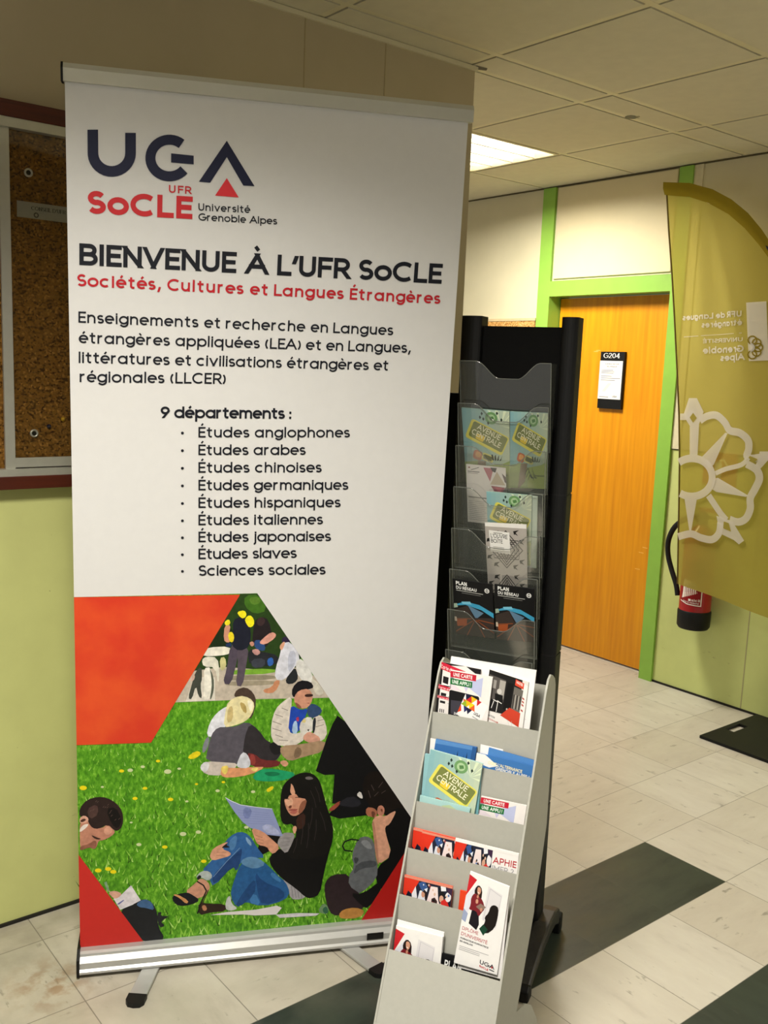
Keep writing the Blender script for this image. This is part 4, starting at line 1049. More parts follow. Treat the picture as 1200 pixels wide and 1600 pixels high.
def post(a, w, top):
    m = MB(); c0 = [(a - w / 2 + w * .5 - w * .5 * math.cos(t * math.pi / 10), .035 * math.sin(t * math.pi / 10)) for t in range(11)]
    sec = c0 + [(a + w / 2, -.16), (a - w / 2, -.16)]
    Fz = Frame(FR.o, RU, RN, V3(0, 0, 1))
    zz = [.22, 1.36, 1.375, 2.745, 2.76, 4.125, 4.14, top]
    for z0, z1 in zip(zz[:-1], zz[1:]):
        if z1 - z0 > .1: m.prism(Fz, sec, z0, z1, M_black, smooth=False)
        else: m.prism(Fz, [(a + (x - a) * .93, y * .93) for x, y in sec], z0, z1, M_rubber)
    return m.build('post', rk)


post(L_ + .09, .18, 5.58); post(R_ - .07, .14, 5.58)


def rack_foot(a, name='foot'):
    m = MB(); Fz = Frame(FR.pt(a, 0, 0), RN, V3(0, 0, 1), RU)
    up = [(-.40, .2), (-.34, .27), (-.2, .31), (0, .31), (.25, .27), (.5, .18), (.66, .1)]
    dn_ = [(.66, .045), (.45, .1), (.2, .16), (0, .18), (-.2, .17), (-.32, .12), (-.40, .06)]
    m.prism(Fz, up + dn_, -.075, .075, M_darkmetal)
    f = m.build(name, rk, bevel=.006)
    for x0_, x1_, h0 in ((-.46, -.35, .17), (.62, .74, .1)):
        m = MB(); m.prism(Fz, [(x0_, .0), (x1_, 0), (x1_, h0), ((x0_ + x1_) / 2, h0 + .03), (x0_, h0)], -.085, .085, M_rubber); m.build('rubber_cap', f, bevel=.005)


rack_foot(R_ + .04); rack_foot(L_ + .28)

PKA0, PKA1 = -.955, -.185
PZ = [5.20, 4.85, 4.495, 4.145, 3.79, 3.435, 3.08, 2.72]
PITCH_, PH = .354, .72


def pocket_out(zrel): return .09 + (.14) * max(0, zrel / PH)    # sheet leans out towards its top edge


for k, zt in enumerate(PZ):
    zb = zt - PH; n = 26; rows = [[], []]
    for i in range(n + 1):
        f = i / n; x = PKA0 + (PKA1 - PKA0) * f
        g_ = min(1, max(0, (abs(f - .54) - .1) / .25)); g_ = g_ * g_ * (3 - 2 * g_)
        top = zt - .135 * (1 - g_)
        rows[0].append(FR.pt(x, top, pocket_out(top - zb))); rows[1].append(FR.pt(x, zb, .09))
    pk = MB(); pk.grid(rows, M_clear, smooth=False)
    for x in (PKA0, PKA1):
        pk.face([FR.pt(x, zb, .09), FR.pt(x, zt, pocket_out(PH)), FR.pt(x, zt, .038), FR.pt(x, zb, .038)], M_clear)
    pk.face([FR.pt(PKA0, zb, .09), FR.pt(PKA1, zb, .09), FR.pt(PKA1, zb, .038), FR.pt(PKA0, zb, .038)], M_clearedge)
    po = pk.build('clear_pocket', rk)
    e = MB(); e.tube(rows[0], .004, M_clearedge, 5); e.tube([rows[1][0], rows[0][0]], .004, M_clearedge, 5); e.tube([rows[1][-1], rows[0][-1]], .004, M_clearedge, 5); e.tube(rows[1], .003, M_clearedge, 5)
    e.build('pocket_edge', po)

# black freestanding board behind the rack and banner
bb = thing('black_board', FR.pt(-1.6, 0, -.3), 'black freestanding board between the roll-up banner and the brochure rack', 'board')
mb = MB(); mb.fbox(FR, -2.05, L_ - .075, .15, 4.92, -.32, -.22, M_blackm); mb.build('panel', bb)
for x in (-1.9, -1.25):
    mb = MB(); mb.fbox(FR, x - .06, x + .06, 0, .15, -.5, -.04, M_black); mb.build('foot', bb)

# ================================================================== leaflets
def leaf(name, q, P0, n, thick, art, base='#eceae6', fit=None):
    """a thin sheet or booklet on a plane: q = its four corners (TL, TR, BR, BL) as seen in the photograph"""
    n = Vector(n).normalized()
    c = [on_plane(x, y, P0, n) for x, y in q]
    if fit: c = [fit(p) for p in c]
    elif (P0 - FR.o).length < 6:          # kept above the floor of its pocket in the rack
        zf = P0.z + .012
        for a, b in ((3, 0), (2, 1)):
            if c[a].z < zf: c[a] = c[a] + (c[b] - c[a]) * ((zf - c[a].z) / (c[b].z - c[a].z))
        c = [p + RU * (min(max((p - FR.o).dot(RU), PKA0 + .01), PKA1 - .01) - (p - FR.o).dot(RU)) for p in c]
    m = MB(); k0 = [p - n * thick for p in c]; side = ink(base)
    m.face(c[::-1], side); m.face(k0, side)
    for i in range(4): m.face([c[i], c[(i + 1) % 4], k0[(i + 1) % 4], k0[i]], side)
    W_ = (c[1] - c[0]).length; H_ = (c[3] - c[0]).length

    def to3(a, b, h):
        return (c[0] * (1 - a) + c[1] * a) * (1 - b) + (c[3] * (1 - a) + c[2] * a) * b + n * h
    if art: art(Print(m, to3, 4e-5))
    return m.build(name)


def rrect(cx, cy, w, h, r, ang=0, n=4):
    P = []; ca, sa = math.cos(ang), math.sin(ang)
    for sx, sy, a0 in ((1, 1, 0), (-1, 1, 90), (-1, -1, 180), (1, -1, 270)):
        for i in range(n + 1):
            t_ = math.radians(a0 + 90 * i / n); P.append((sx * (w / 2 - r) + r * math.cos(t_), sy * (h / 2 - r) + r * math.sin(t_)))
    return [(cx + x * ca - y * sa, cy + x * sa + y * ca) for x, y in P]


def art_avenue(full=1.0, asp=1.65):
    """teal cover with a tilted yellow road sign; b is measured down a cover of height asp*full"""
    Hh = asp * full
    def art(p):
        S_ = lambda pts: [(x, y / Hh) for x, y in pts]
        n = 10
        for i in range(n):
            c_ = mix_hex('#86b2b8', '#bccab2', i / (n - 1)); p.poly([(i / n, 0), ((i + 1) / n, 0), ((i + 1) / n, 1), (i / n, 1)], c_)
        if full > .9: p.poly(S_([(0, 1.15), (.3, 1.1), (.6, 1.25), (1, 1.05), (1, Hh), (0, Hh)]), '#8fa85a'); p.poly(S_([(.45, 1.2), (1, 1.1), (1, Hh), (.5, Hh)]), '#a3b45a')
        for a in range(-60, 80, 20):
            x, y = math.cos(math.radians(a - 60)), math.sin(math.radians(a - 60))
            p.poly(S_([(.82, .32), (min(1, .82 + .5 * x - .03), max(0, .32 + .4 * y)), (min(1, .82 + .5 * x + .03), max(0, .32 + .4 * y + .04))]), '#d6e2c4')
        p.ell(.62, .17 / Hh * 1.0, .13, .13 / Hh, '#6d9a63'); p.ell(.62, .17 / Hh, .08, .08 / Hh, '#a9c79a'); p.poly(S_([(.58, .15), (.66, .13), (.68, .19), (.6, .22)]), '#55824e')
        for x, y in ((.42, .09), (.38, .17), (.74, .06), (.83, .19), (.45, .2), (.55, .28)): p.poly(S_([(x, y - .04), (x + .03, y), (x, y + .04), (x - .02, y)]), '#23352c')
        an = .42
        p.poly(S_(rrect(.52, .58, .86, .44, .06, an)), '#e0d85e'); p.poly(S_(rrect(.54, .57, .78, .35, .04, an)), '#778045')
        p.poly(S_(rrect(.37, .6, .18, .13, .03, an)), '#e6c83a')
        ca, sa = math.cos(an), math.sin(an)
        for s_, oy, w0 in (('AVENUE', -.03, .52), ('CENTRALE', .12, .66)):
            cx, cy = .53 - oy * sa, .55 + oy * ca
            x0_, y0_ = cx - w0 / 2 * ca, cy - w0 / 2 * sa; x1_, y1_ = cx + w0 / 2 * ca, cy + w0 / 2 * sa
            p.text(s_, (x0_, y0_ / Hh), (x1_, y1_ / Hh), (.12 * sa, -.12 * ca / Hh), '#f2f0d2', .15)
        if full > .55:
            p.poly(S_(rrect(.3, .98, .2, .2, .06, .3)), '#c0613a'); p.poly(S_(rrect(.31, .97, .12, .12, .04, .3)), '#e0a05a'); p.poly(S_(rrect(.52, 1.02, .26, .16, .04, .3)), '#d8d27a'); p.poly(S_(rrect(.52, 1.02, .19, .1, .02, .3)), '#5a5f2a')
            for k in range(4): p.poly(S_([(.6 + k * .07, .95 + k * .02), (.63 + k * .07, .94), (.66 + k * .05, 1.06), (.62 + k * .05, 1.07)]), '#22281f')
        if full > .9:
            p.poly(S_([(.3, 1.1), (.48, 1.1), (.42, 1.5), (.26, Hh), (.22, Hh)]), '#7d6a52')
            for k in range(8): p.line(S_([(.4 + k * .05, 1.35 + (k % 3) * .06), (.5 + k * .03, 1.2 + (k % 4) * .07), (.6 + k * .02, 1.42)]), .012, '#3a4a33')
            p.poly(S_([(.66, 1.35), (.95, 1.35), (.95, 1.38), (.66, 1.38)]), '#6b7a3a')
    return art


def rack_plane(k, back=.0):
    """plane of a sheet standing in pocket k of the rack"""
    zb = PZ[k] - PH; sl_ = .14 / PH
    n = (RN - V3(0, 0, 1) * sl_).normalized()
    return FR.pt(0, zb + .01, .066 + back), n


GA = 'welcome-week booklets in the black rack'
P0, n = rack_plane(1)
tag(leaf('booklet', ((721, 637), (796, 643), (797, 768), (729, 762)), P0, n, .02, art_avenue(), '#9cc0b8'), 'left of two teal Avenue Centrale booklets in the second pocket of the black rack', 'booklet', GA)
tag(leaf('booklet', ((797, 643), (857, 646), (853, 764), (797, 762)), P0 - RN * .0, n, .02, art_avenue(), '#9cc0b8'), 'right of two teal Avenue Centrale booklets in the second pocket of the black rack', 'booklet', GA)


def art_diamond(p):
    p.ell(.08, .05, .025, .012, '#7a2020'); p.line([(.12, .09), (.25, .06), (.33, .035)], .012, '#5a5a60')
    p.poly([(.04, .11), (.34, .11), (.34, .125), (.04, .125)], '#6d6a70'); p.poly([(.04, .14), (.3, .14), (.3, .15), (.04, .15)], '#8f8c90')
    p.poly([(.44, .03), (.7, .03), (.6, .26)], '#b06a78'); p.poly([(.62, .02), (.78, .02), (.74, .1), (.66, .08)], '#33313a'); p.poly([(.6, .31), (.78, .08), (.98, .3)], '#b9ab96'); p.poly([(.62, .33), (.97, .34), (.82, .56)], '#8a2f4a'); p.poly([(.7, .34), (.9, .35), (.84, .45)], '#b04a5e')
    p.poly([(.9, .1), (1, .16), (1, .26), (.97, .25)], '#5a4a50'); p.poly([(.9, .42), (1, .32), (1, .52), (.9, .55)], '#4a3f48')
    p.poly([(.04, .55), (.5, .55), (.5, .565), (.04, .565)], '#55525a')
    for k in range(11): p.poly([(.04, .62 + k * .032), (.04 + .4 + .1 * (k % 3 == 0), .62 + k * .032), (.44, .63 + k * .032), (.04, .63 + k * .032)], '#a5a2a6')


P0, n = rack_plane(2)
tag(leaf('flyer', ((728, 725), (790, 731), (793, 822), (731, 815)), P0, n, .006, art_diamond, '#dcd8d6'), 'white flyer with diamond photo shapes standing in the black rack', 'flyer')
P0, n = rack_plane(3)
tag(leaf('booklet', ((768, 768), (840, 776), (838, 888), (768, 880)), P0 - RN * .02, n, .012, None, '#c3d2c4'), 'pale teal booklet tucked behind another Avenue Centrale booklet, middle of the black rack', 'booklet', GA)
tag(leaf('booklet', ((760, 768), (831, 774), (829, 884), (764, 878)), P0, n, .012, art_avenue(), '#9cc0b8'), 'single teal Avenue Centrale booklet half hidden by the black and white leaflet', 'booklet', GA)


def art_louvre(p):
    p.poly([(0, .05), (1, .05), (1, 1), (0, 1)], '#b3aca6'); p.poly([(0, 0), (1, 0), (1, .055), (0, .05)], '#f1eeea')
    for oy in (0, .62):
        for k in range(4): p.line([(.5, .1 + oy + k * .04), (.9 - k * .1, .36 + oy), (.5, .62 + oy - k * .04), (.1 + k * .1, .36 + oy), (.5, .1 + oy + k * .04)] if oy == 0 else [(.1 + k * .1, 1), (.5, .72 + k * .04), (.9 - k * .1, 1)], .016, '#2b2826')
        for k in range(3):
            if oy == 0: p.line(rrect(.5, .36, .62 - k * .1, .26 - k * .05, .02) + [rrect(.5, .36, .62 - k * .1, .26 - k * .05, .02)[0]], .012, '#3a3634')
        for x, y, s_ in ((.2, .12, 1), (.68, .1, -1), (.04, .22, 1), (.82, .22, -1), (.04, .46, 1), (.82, .5, -1), (.2, .56, 1), (.66, .58, -1)):
            if y + oy < .97: p.poly([(x, y + oy), (x + .14, y + oy - .02), (x + .06, y + oy + .02), (x + .12, y + oy + .06), (x + .04, y + oy + .04), (x - .02 * s_, y + oy + .05)], '#1b1918')
    p.poly([(.09, .1), (.59, .12), (.6, .42), (.11, .4)], '#f0eeeb')
    p.text("L'OUVRE", (.13, .205), (.54, .215), (0, -.06), '#1c1a1c', .15); p.text('BOÎTE', (.13, .275), (.42, .282), (0, -.055), '#1c1a1c', .15)
    for k in range(2): p.poly([(.18, .33 + k * .025), (.45, .337 + k * .025), (.45, .345 + k * .025), (.18, .338 + k * .025)], '#8a8682')
    p.poly([(.2, .13), (.42, .135), (.42, .145), (.2, .14)], '#8a8682')


P0, n = rack_plane(4)
tag(leaf('leaflet', ((757.5, 816.5), (822.5, 820), (824, 932), (763, 925)), P0, n, .012, art_louvre, '#e4e0dc'), 'grey and black patterned leaflet reading Louvre Boîte in the black rack', 'leaflet')


def art_plan(p):
    p.poly([(0, 0), (1, 0), (1, 1), (0, 1)], '#121214')
    p.text('PLAN', (.08, .09), (.36, .095), (0, -.065), '#f4f4f2', .26); p.text('DU RÉSEAU', (.08, .165), (.6, .175), (0, -.055), '#f4f4f2', .2)
    p.poly([(.08, .185), (.76, .2), (.76, .21), (.08, .195)], '#c9c9c6'); p.poly([(.22, .225), (.7, .235), (.7, .242), (.22, .232)], '#8a8a88')
    p.line([(.86 + .055 * math.cos(i * .524), .13 + .036 * math.sin(i * .524)) for i in range(13)], .014, '#f0f0ee'); p.text('M', (.825, .145), (.895, .148), (0, -.035), '#f0f0ee', .25)
    p.poly([(.05, .45), (.3, .38), (.65, .41), (1, .53), (1, .62), (.7, .5), (.3, .44), (.08, .47)], '#3f9fc9'); p.poly([(.2, .39), (.42, .37), (.46, .42), (.22, .43)], '#7cc3de'); p.poly([(0, .44), (.08, .43), (.1, .5), (0, .52)], '#9fb3a0')
    p.poly([(.35, .44), (.75, .55), (.55, .68)], '#5f7f9a'); p.poly([(0, .55), (.35, .45), (.5, .66), (1, .62), (1, 1), (0, 1)], '#3a302c')
    for a in ((.02, .95, .5, .7), (.3, 1, .52, .7), (.75, 1, .54, .7), (1, .9, .56, .7), (.0, .72, .45, .68), (1, .72, .6, .69)): p.line([a[:2], a[2:]], .018, '#8a4a2a')
    p.poly([(.05, .73), (.32, .7), (.3, .82), (.06, .85)], '#a3512a'); p.poly([(0, .68), (.05, .68), (.06, .76), (0, .76)], '#c9b9a6')


P0, n = rack_plane(6)
GP = 'black network map leaflets in the rack'
tag(leaf('map_leaflet', ((707, 904.5), (769, 913.5), (773, 998), (712, 990)), P0, n, .014, art_plan, '#1a1a1c'), 'left of two black leaflets reading Plan du Réseau in the black rack', 'leaflet', GP)
tag(leaf('map_leaflet', ((772.5, 913), (838, 921), (836, 1004), (776, 999)), P0, n, .014, art_plan, '#1a1a1c'), 'right of two black leaflets reading Plan du Réseau in the black rack', 'leaflet', GP)

# ================================================================== grey leaflet stand in front
HA, HL = math.radians(28.47), math.radians(24.35)
HU = V3(math.cos(HA), math.sin(HA), 0); HN = V3(math.sin(HA), -math.cos(HA), 0)
HO = V3(1.531, -5.2346, 0); HW = .78
HS = V3(0, 0, 1) * math.cos(HL) - HN * math.sin(HL)
HM = HN * math.cos(HL) + V3(0, 0, 1) * math.sin(HL)
FH = Frame(HO, HU, HS, HM)                                 # across, up the slope, out of the slope
FHS = Frame(HO, HN, V3(0, 0, 1), HU)                       # side view: out, up, across
st = thing('leaflet_stand', HO + HU * .39 - HN * .9, 'grey sheet-metal leaflet stand leaning back with six pockets, in front of the banner', 'leaflet stand')
sp_ = lambda s_, m_: (-s_ * math.sin(HL) + m_ * math.cos(HL), s_ * math.cos(HL) + m_ * math.sin(HL))
side = [(.0, .0), sp_(3.22, .015), sp_(3.30, 0.0), sp_(3.345, -.05), sp_(3.35, -.11), sp_(3.34, -.2), (-1.60, 2.90), (-1.62, 1.82), (-1.5, 1.5), (-1.3, 1.16), (-1.1, .80), (-1.02, .68), (-1.12, .64), (-1.3, .56), (-1.5, .42), (-1.72, .17), (-1.82, .03), (-1.83, 0)]
for a in (-.014, HW):
    mb = MB(); mb.prism(FHS, side, a, a + .014, M_holder); mb.build('side_panel', st)
mb = MB()
bk0, bk1 = sp_(3.26, -.2), (-1.5, 1.0)
mb.prism(FHS, [sp_(3.28, -.19), sp_(3.28, -.205), (-1.45, 1.2), (-1.0, .5), (-.96, .5), (-1.42, 1.2)], 0, HW, M_holder); mb.build('back_panel', st)
LIP = [2.943, 2.627, 2.313, 1.995, 1.687, 1.328]
TILT = .34
for k, s0 in enumerate(LIP):
    s1 = (LIP[k + 1] - .10) if k < 5 else .02
    m1 = -(s0 - s1) * TILT if k < 5 else 0.0
    mb = MB(); Fz = Frame(HO, HS, HM, HU)
    if k < 5:
        mb.prism(Fz, [(s0, 0), (s0, -.012), (s1, m1 - .012), (s1, m1)], 0, HW, M_holder)
        mb.prism(Fz, [(s1, m1), (s1, m1 - .012), (s1 + .02, m1 - .22), (s1 + .032, m1 - .22)], 0, HW, M_holder)
    else: mb.prism(Fz, [(s0, 0), (s0, -.012), (s1, -.012), (s1, 0)], 0, HW, M_holder)
    mb.build('pocket_front' if k < 5 else 'bottom_panel', st)


def stand_plane(row, fwd=0.0):
    """sheets in the row behind lip `row`"""
    n = (HM - HS * TILT).normalized()
    return FH.pt(0, LIP[row], -.052 + fwd), n


def sl(name, row, fwd, q, thick, art, base, label, cat, group=None):
    P0, n = stand_plane(row, fwd)
    return tag(leaf(name, q, P0, n, thick, art, base, lambda p: p + HU * (min(max((p - HO).dot(HU), .006), HW - .006) - (p - HO).dot(HU))), label, cat, group)


def art_uga(p, x, y, w, h, dark='#1c1d26'):
    p.text('UGA', (x, y), (x + w, y + .02), (0, -h), dark, .17); p.poly([(x + w * .78, y + .012), (x + w * .9, y + .014), (x + w * .84, y - h * .35)], '#c62a31')
    p.text('SoCLE', (x, y + h * .75), (x + w * .62, y + h * .75 + .02), (0, -h * .5), '#c62a31', .22)
    p.poly([(x + w * .68, y + h * .6), (x + w * 1.02, y + h * .6 + .008), (x + w * 1.02, y + h * .6 + .018), (x + w * .68, y + h * .6 + .01)], '#3a3a42')


# row 1 ---------------------------------------------------------------
def art_folder(p):
    for a in ((.8, .55, .84, .62), (.84, .62, .93, .63), (.8, .72, .83, .95), (.83, .74, .95, .76), (.88, .8, .87, .95)): p.line([a[:2], a[2:]], .006, '#c3c0c4')
    p.poly([(.76, .0), (.763, 0), (.74, .3), (.737, .3)], '#dcdada')


sl('folder', 0, -.045, ((705, 1025.5), (838, 1047.5), (826, 1150), (690, 1125)), .012, art_folder, '#f1efee', 'large blank white folder at the back of the top pocket of the grey stand', 'folder')


def art_office(p):
    p.poly([(0, 0), (.85, 0), (.85, .7), (0, .72)], '#1d1b1b'); p.poly([(.02, .08), (.45, .1), (.45, .5), (.02, .5)], '#55504d'); p.poly([(.1, .15), (.22, .15), (.22, .3), (.1, .3)], '#9a9590'); p.poly([(.3, .12), (.45, .12), (.44, .45), (.3, .42)], '#a8a39c')
    p.ell(.32, .33, .06, .05, '#c9c5c0'); p.poly([(.22, .38), (.42, .38), (.45, .55), (.25, .56)], '#141313')
    for a in ((.2, .5, .32, .52), (.22, .52, .18, .66), (.32, .52, .31, .7), (.3, .5, .42, .53)): p.line([a[:2], a[2:]], .016, '#e3e0dc')
    p.poly([(.02, .5), (.1, .5), (.1, .62), (.02, .62)], '#7a756f'); p.poly([(.5, .12), (.64, .12), (.62, .6), (.46, .62)], '#0f0e0e'); p.ell(.56, .6, .02, .02, '#b5b1aa')
    p.poly([(.68, .02), (.9, .05), (.9, .16), (.68, .13)], '#d2452e'); p.text('MASTER', (.71, .09), (.87, .115), (0, -.05), '#f3e9e4', .2)
    p.poly([(.67, .16), (.9, .18), (.87, .6), (.66, .58)], '#6b6660')
    for k in range(5): p.poly([(.68 + k * .04, .3), (.705 + k * .04, .3), (.7 + k * .04, .56), (.68 + k * .04, .55)], ('#2a2727', '#a39e97')[k % 2])
    p.poly([(.42, .74), (.62, .56), (.9, .6), (.9, .86)], '#c7402a'); p.poly([(0, .72), (.42, .74), (.9, .87), (.9, 1), (0, 1)], '#e9e6e2')
    p.text('FORMATION', (.02, .8), (.3, .83), (0, -.035), '#3a3836', .2); p.text('continue', (.02, .86), (.4, .9), (0, -.035), '#b5453a', .2)
    for a in ((.62, .8, .72, .95), (.72, .78, .74, .97)): p.line([a[:2], a[2:]], .005, '#b9b5b0')
    p.poly([(.9, .05), (1, .08), (1, 1), (.9, 1)], '#ece9e6')
    for y in (.3, .36, .42, .52): p.poly([(.9, y), (.95, y + .02), (.95, y + .05), (.9, y + .03)], '#b5453a')


sl('brochure', 0, -.03, ((765, 1046), (826, 1066), (815, 1150), (752, 1132)), .012, art_office, '#ddd9d4', 'brochure with black and white office photo and red patch, grey stand top pocket', 'brochure')


def art_visit(p):
    p.poly([(0, 0), (1, 0), (1, 1), (0, 1)], '#1a1719'); p.poly([(.05, .06), (.62, .0), (1, .16), (1, 1), (.05, 1)], '#e6e1de')
    p.poly([(0, .0), (.62, .1), (.62, .24), (0, .14)], '#c8233c'); p.text("Carte d'étudiant", (0, .12), (.56, .21), (0, -.07), '#f0d9da', .18)
    p.poly([(.08, .27), (.22, .28), (.22, .42), (.08, .4)], '#1b191b'); p.poly([(.28, .36), (.55, .4), (.55, .42), (.28, .38)], '#8f8a8c')
    for k in range(3): p.line([(.1 + k * .05, .75), (.1 + k * .05, .95)], .025, '#3a3638')


GC = 'student card flyers with red tag in the top pocket'
sl('card_flyer', 0, -.024, ((690, 1034), (752, 1046), (742, 1125), (680, 1112)), .006, art_visit, '#e6e1de', 'black-edged flyer with red tag, uppermost of three behind the card flyer', 'flyer', GC)
sl('card_flyer', 0, -.016, ((685, 1069), (746, 1080), (738, 1125), (678, 1112)), .006, art_visit, '#e6e1de', 'black-edged flyer with red tag, second of three at the left of the top pocket', 'flyer', GC)
sl('card_flyer', 0, -.008, ((683, 1086), (744, 1097), (738, 1125), (678, 1112)), .006, art_visit, '#e6e1de', 'black-edged flyer with red tag, lowest of three at the left of the top pocket', 'flyer', GC)


def art_card(p):
    p.poly([(0, .1), (.18, .22), (.0, .4)], '#8f8590'); p.poly([(.55, .15), (.78, .05), (.78, .45), (.3, .22)], '#b9bfe0'); p.poly([(.3, .22), (.5, .2), (.4, .4)], '#c9c3e0'); p.poly([(.02, .25), (.3, .4), (.02, .4)], '#e0d3dc')
    p.poly([(.0, .02), (.62, .02), (.62, .145), (0, .145)], '#c01f35'); p.poly([(.0, .17), (.54, .17), (.54, .295), (0, .295)], '#176b34')
    p.text('UNE CARTE', (.07, .12), (.53, .12), (0, -.075), '#f6efef', .2); p.text('UNE APPLI !', (.05, .27), (.5, .27), (0, -.075), '#eef5ee', .2)
    p.poly(rrect(.35, .8, .76, .75, .05, .04), '#141316'); p.poly([(.03, .62), (.4, .6), (.4, .9), (.03, .9)], '#3c3a44')
    F_ = lambda L: [(.4 + (x * .94 - y * .34) * .62, .42 + (x * .34 + y * .94) * .5) for x, y in L]
    p.poly(F_([(.03, 0), (.97, 0), (1, .05), (1, .95), (.97, 1), (.03, 1), (0, .95), (0, .05)]), '#f1efee')
    cols = ['#1c1d3a', '#c6272d', '#e8b81a', '#e2602a', '#8fae2a', '#f0d21e', '#2a2f6a', '#d8461f']
    tri = [[(0, 0), (.25, 0), (.12, .25)], [(.25, 0), (.12, .25), (.37, .25)], [(.25, 0), (.5, 0), (.37, .25)], [(0, .25), (.25, .25), (.12, .5)], [(.0, .5), (.12, .25), (.25, .5)], [(.25, .25), (.5, .25), (.37, .5)], [(.12, .5), (.37, .5), (.25, .75)], [(0, .5), (.12, .75), (0, .9)], [(.25, .5), (.5, .5), (.4, .75)], [(.5, 0), (.7, .0), (.6, .25)], [(.12, .25), (.37, .25), (.25, .5)], [(.37, .5), (.5, .25), (.62, .5)]]
    for k, t_ in enumerate(tri): p.poly(F_(t_), cols[k % 8])
    p.text('UGA', F_([(.62, .62)])[0], F_([(.9, .62)])[0], (.03, -.06), '#26262c', .2); p.poly(F_([(.62, .7), (.9, .7), (.9, .73), (.62, .73)]), '#8a8a90')
    p.poly([(.02, .92), (.22, .95), (.22, 1), (.02, 1)], '#e0703a'); p.text('29', (.12, .9), (.2, .91), (0, -.05), '#f0eeee', .2)


sl('card_leaflet', 0, 0.0, ((704, 1046.5), (770, 1058), (760, 1135), (702, 1122)), .012, art_card, '#e9e4e2', 'leaflet reading Une carte une appli with phone picture in the top pocket', 'leaflet', 'student card leaflets')

# row 2 ---------------------------------------------------------------
def art_blue(p):
    p.poly([(0, 0), (1, 0), (1, 1), (0, 1)], '#3a6fb0'); p.poly([(0, 0), (1, 0), (1, .12), (0, .14)], '#5a8cc6'); p.poly([(.9, 0), (1, 0), (1, 1), (.88, 1)], '#2f5a94')
    for k in range(7):
        x = .42 + k * .075; h = .3 + .12 * (k % 3); p.poly([(x - .04, 1), (x, .75 - h), (x + .04, 1)], '#141a20')
    p.poly([(.4, .72), (1, .72), (1, 1), (.4, 1)], '#141a20')


def art_bluet(p):
    p.poly([(0, 0), (1, 0), (1, 1), (0, 1)], '#3f75b5'); p.poly([(0, 0), (.15, 0), (.4, .35), (.25, .5), (0, .4)], '#f0eeea')
    p.text("OSEZ L'ALTERNANCE", (.22, .36), (.82, .40), (0, -.13), '#f5e9b0', .2); p.text('GRENOBLE ALPES !', (.36, .53), (.95, .56), (0, -.13), '#f3efe0', .2)
    p.poly([(.1, .68), (.5, .62), (.5, 1), (.1, 1)], '#7b7772'); p.poly([(.5, .7), (.66, .68), (.66, 1), (.5, 1)], '#1c1a1c'); p.poly([(.66, .72), (.8, .7), (.8, 1), (.66, 1)], '#c2452e')


sl('flyer', 1, -.03, ((669.5, 1152.5), (690, 1157), (688, 1200), (666, 1195)), .004, None, '#eeecea', 'white flyer edge sticking up at the left of the second pocket, grey stand', 'flyer', 'white flyers behind the blue leaflets')
sl('leaflet', 1, -.026, ((681, 1155), (745, 1168), (738, 1212), (674, 1200)), .02, art_blue, '#3a6fb0', 'blue leaflet with dark fir trees behind the Avenue Centrale booklet, grey stand', 'leaflet', 'blue campus leaflets')
sl('flyer', 1, -.03, ((751, 1163), (786, 1171), (784, 1215), (748, 1208)), .004, None, '#f0eeec', 'white torn flyer behind the two blue leaflets on the right of second pocket', 'flyer', 'white flyers behind the blue leaflets')
sl('leaflet', 1, -.022, ((764, 1168), (835, 1188), (829, 1225), (758, 1205)), .01, lambda p: p.poly([(0, 0), (1, 0), (1, .3), (0, .3)], '#4d83c2'), '#3568a8', 'plain blue leaflet, the rear one on the right of the second pocket', 'leaflet', 'blue campus leaflets')
sl('leaflet', 1, -.006, ((745, 1176), (834, 1197), (829, 1235), (740, 1212)), .01, art_bluet, '#3f75b5', 'blue leaflet with yellow and white lettering, front one on the right, second pocket', 'leaflet', 'blue campus leaflets')

# row 3 ---------------------------------------------------------------
sl('booklet', 2, -.03, ((664, 1178), (753, 1194), (746, 1285), (656, 1262)), .02, lambda p: p.poly([(.86, 0), (1, 0), (1, 1), (.86, 1)], '#74aab4'), '#8fbcc2', 'teal booklet behind the front Avenue Centrale booklet, grey stand', 'booklet', 'welcome-week booklets in the grey stand')
sl('booklet', 2, -.008, ((672.5, 1171), (754, 1193.5), (740, 1278), (660, 1258)), .02, art_avenue(.66), '#a9c9c2', 'teal Avenue Centrale booklet standing in the third pocket of the grey stand', 'booklet', 'welcome-week booklets in the grey stand')


def art_pale(p):
    p.poly([(0, 0), (1, 0), (1, 1), (0, 1)], '#a9cfce'); p.poly([(.45, .25), (.6, .12), (.8, .35), (1, .3), (1, 1), (.45, 1)], '#b7c9a0')


sl('booklet', 2, .014, ((656.5, 1242.5), (735, 1262.5), (730, 1290), (650, 1272)), .01, art_pale, '#a9cfce', 'pale teal booklet sunk low in front of the Avenue Centrale booklet', 'booklet', 'welcome-week booklets in the grey stand')
sl('card_leaflet', 2, 0.0, ((752, 1244), (823, 1259), (812, 1330), (741, 1314)), .014, art_card, '#e9e4e2', 'leaflet reading Une carte une appli in the third pocket on the right', 'leaflet', 'student card leaflets')


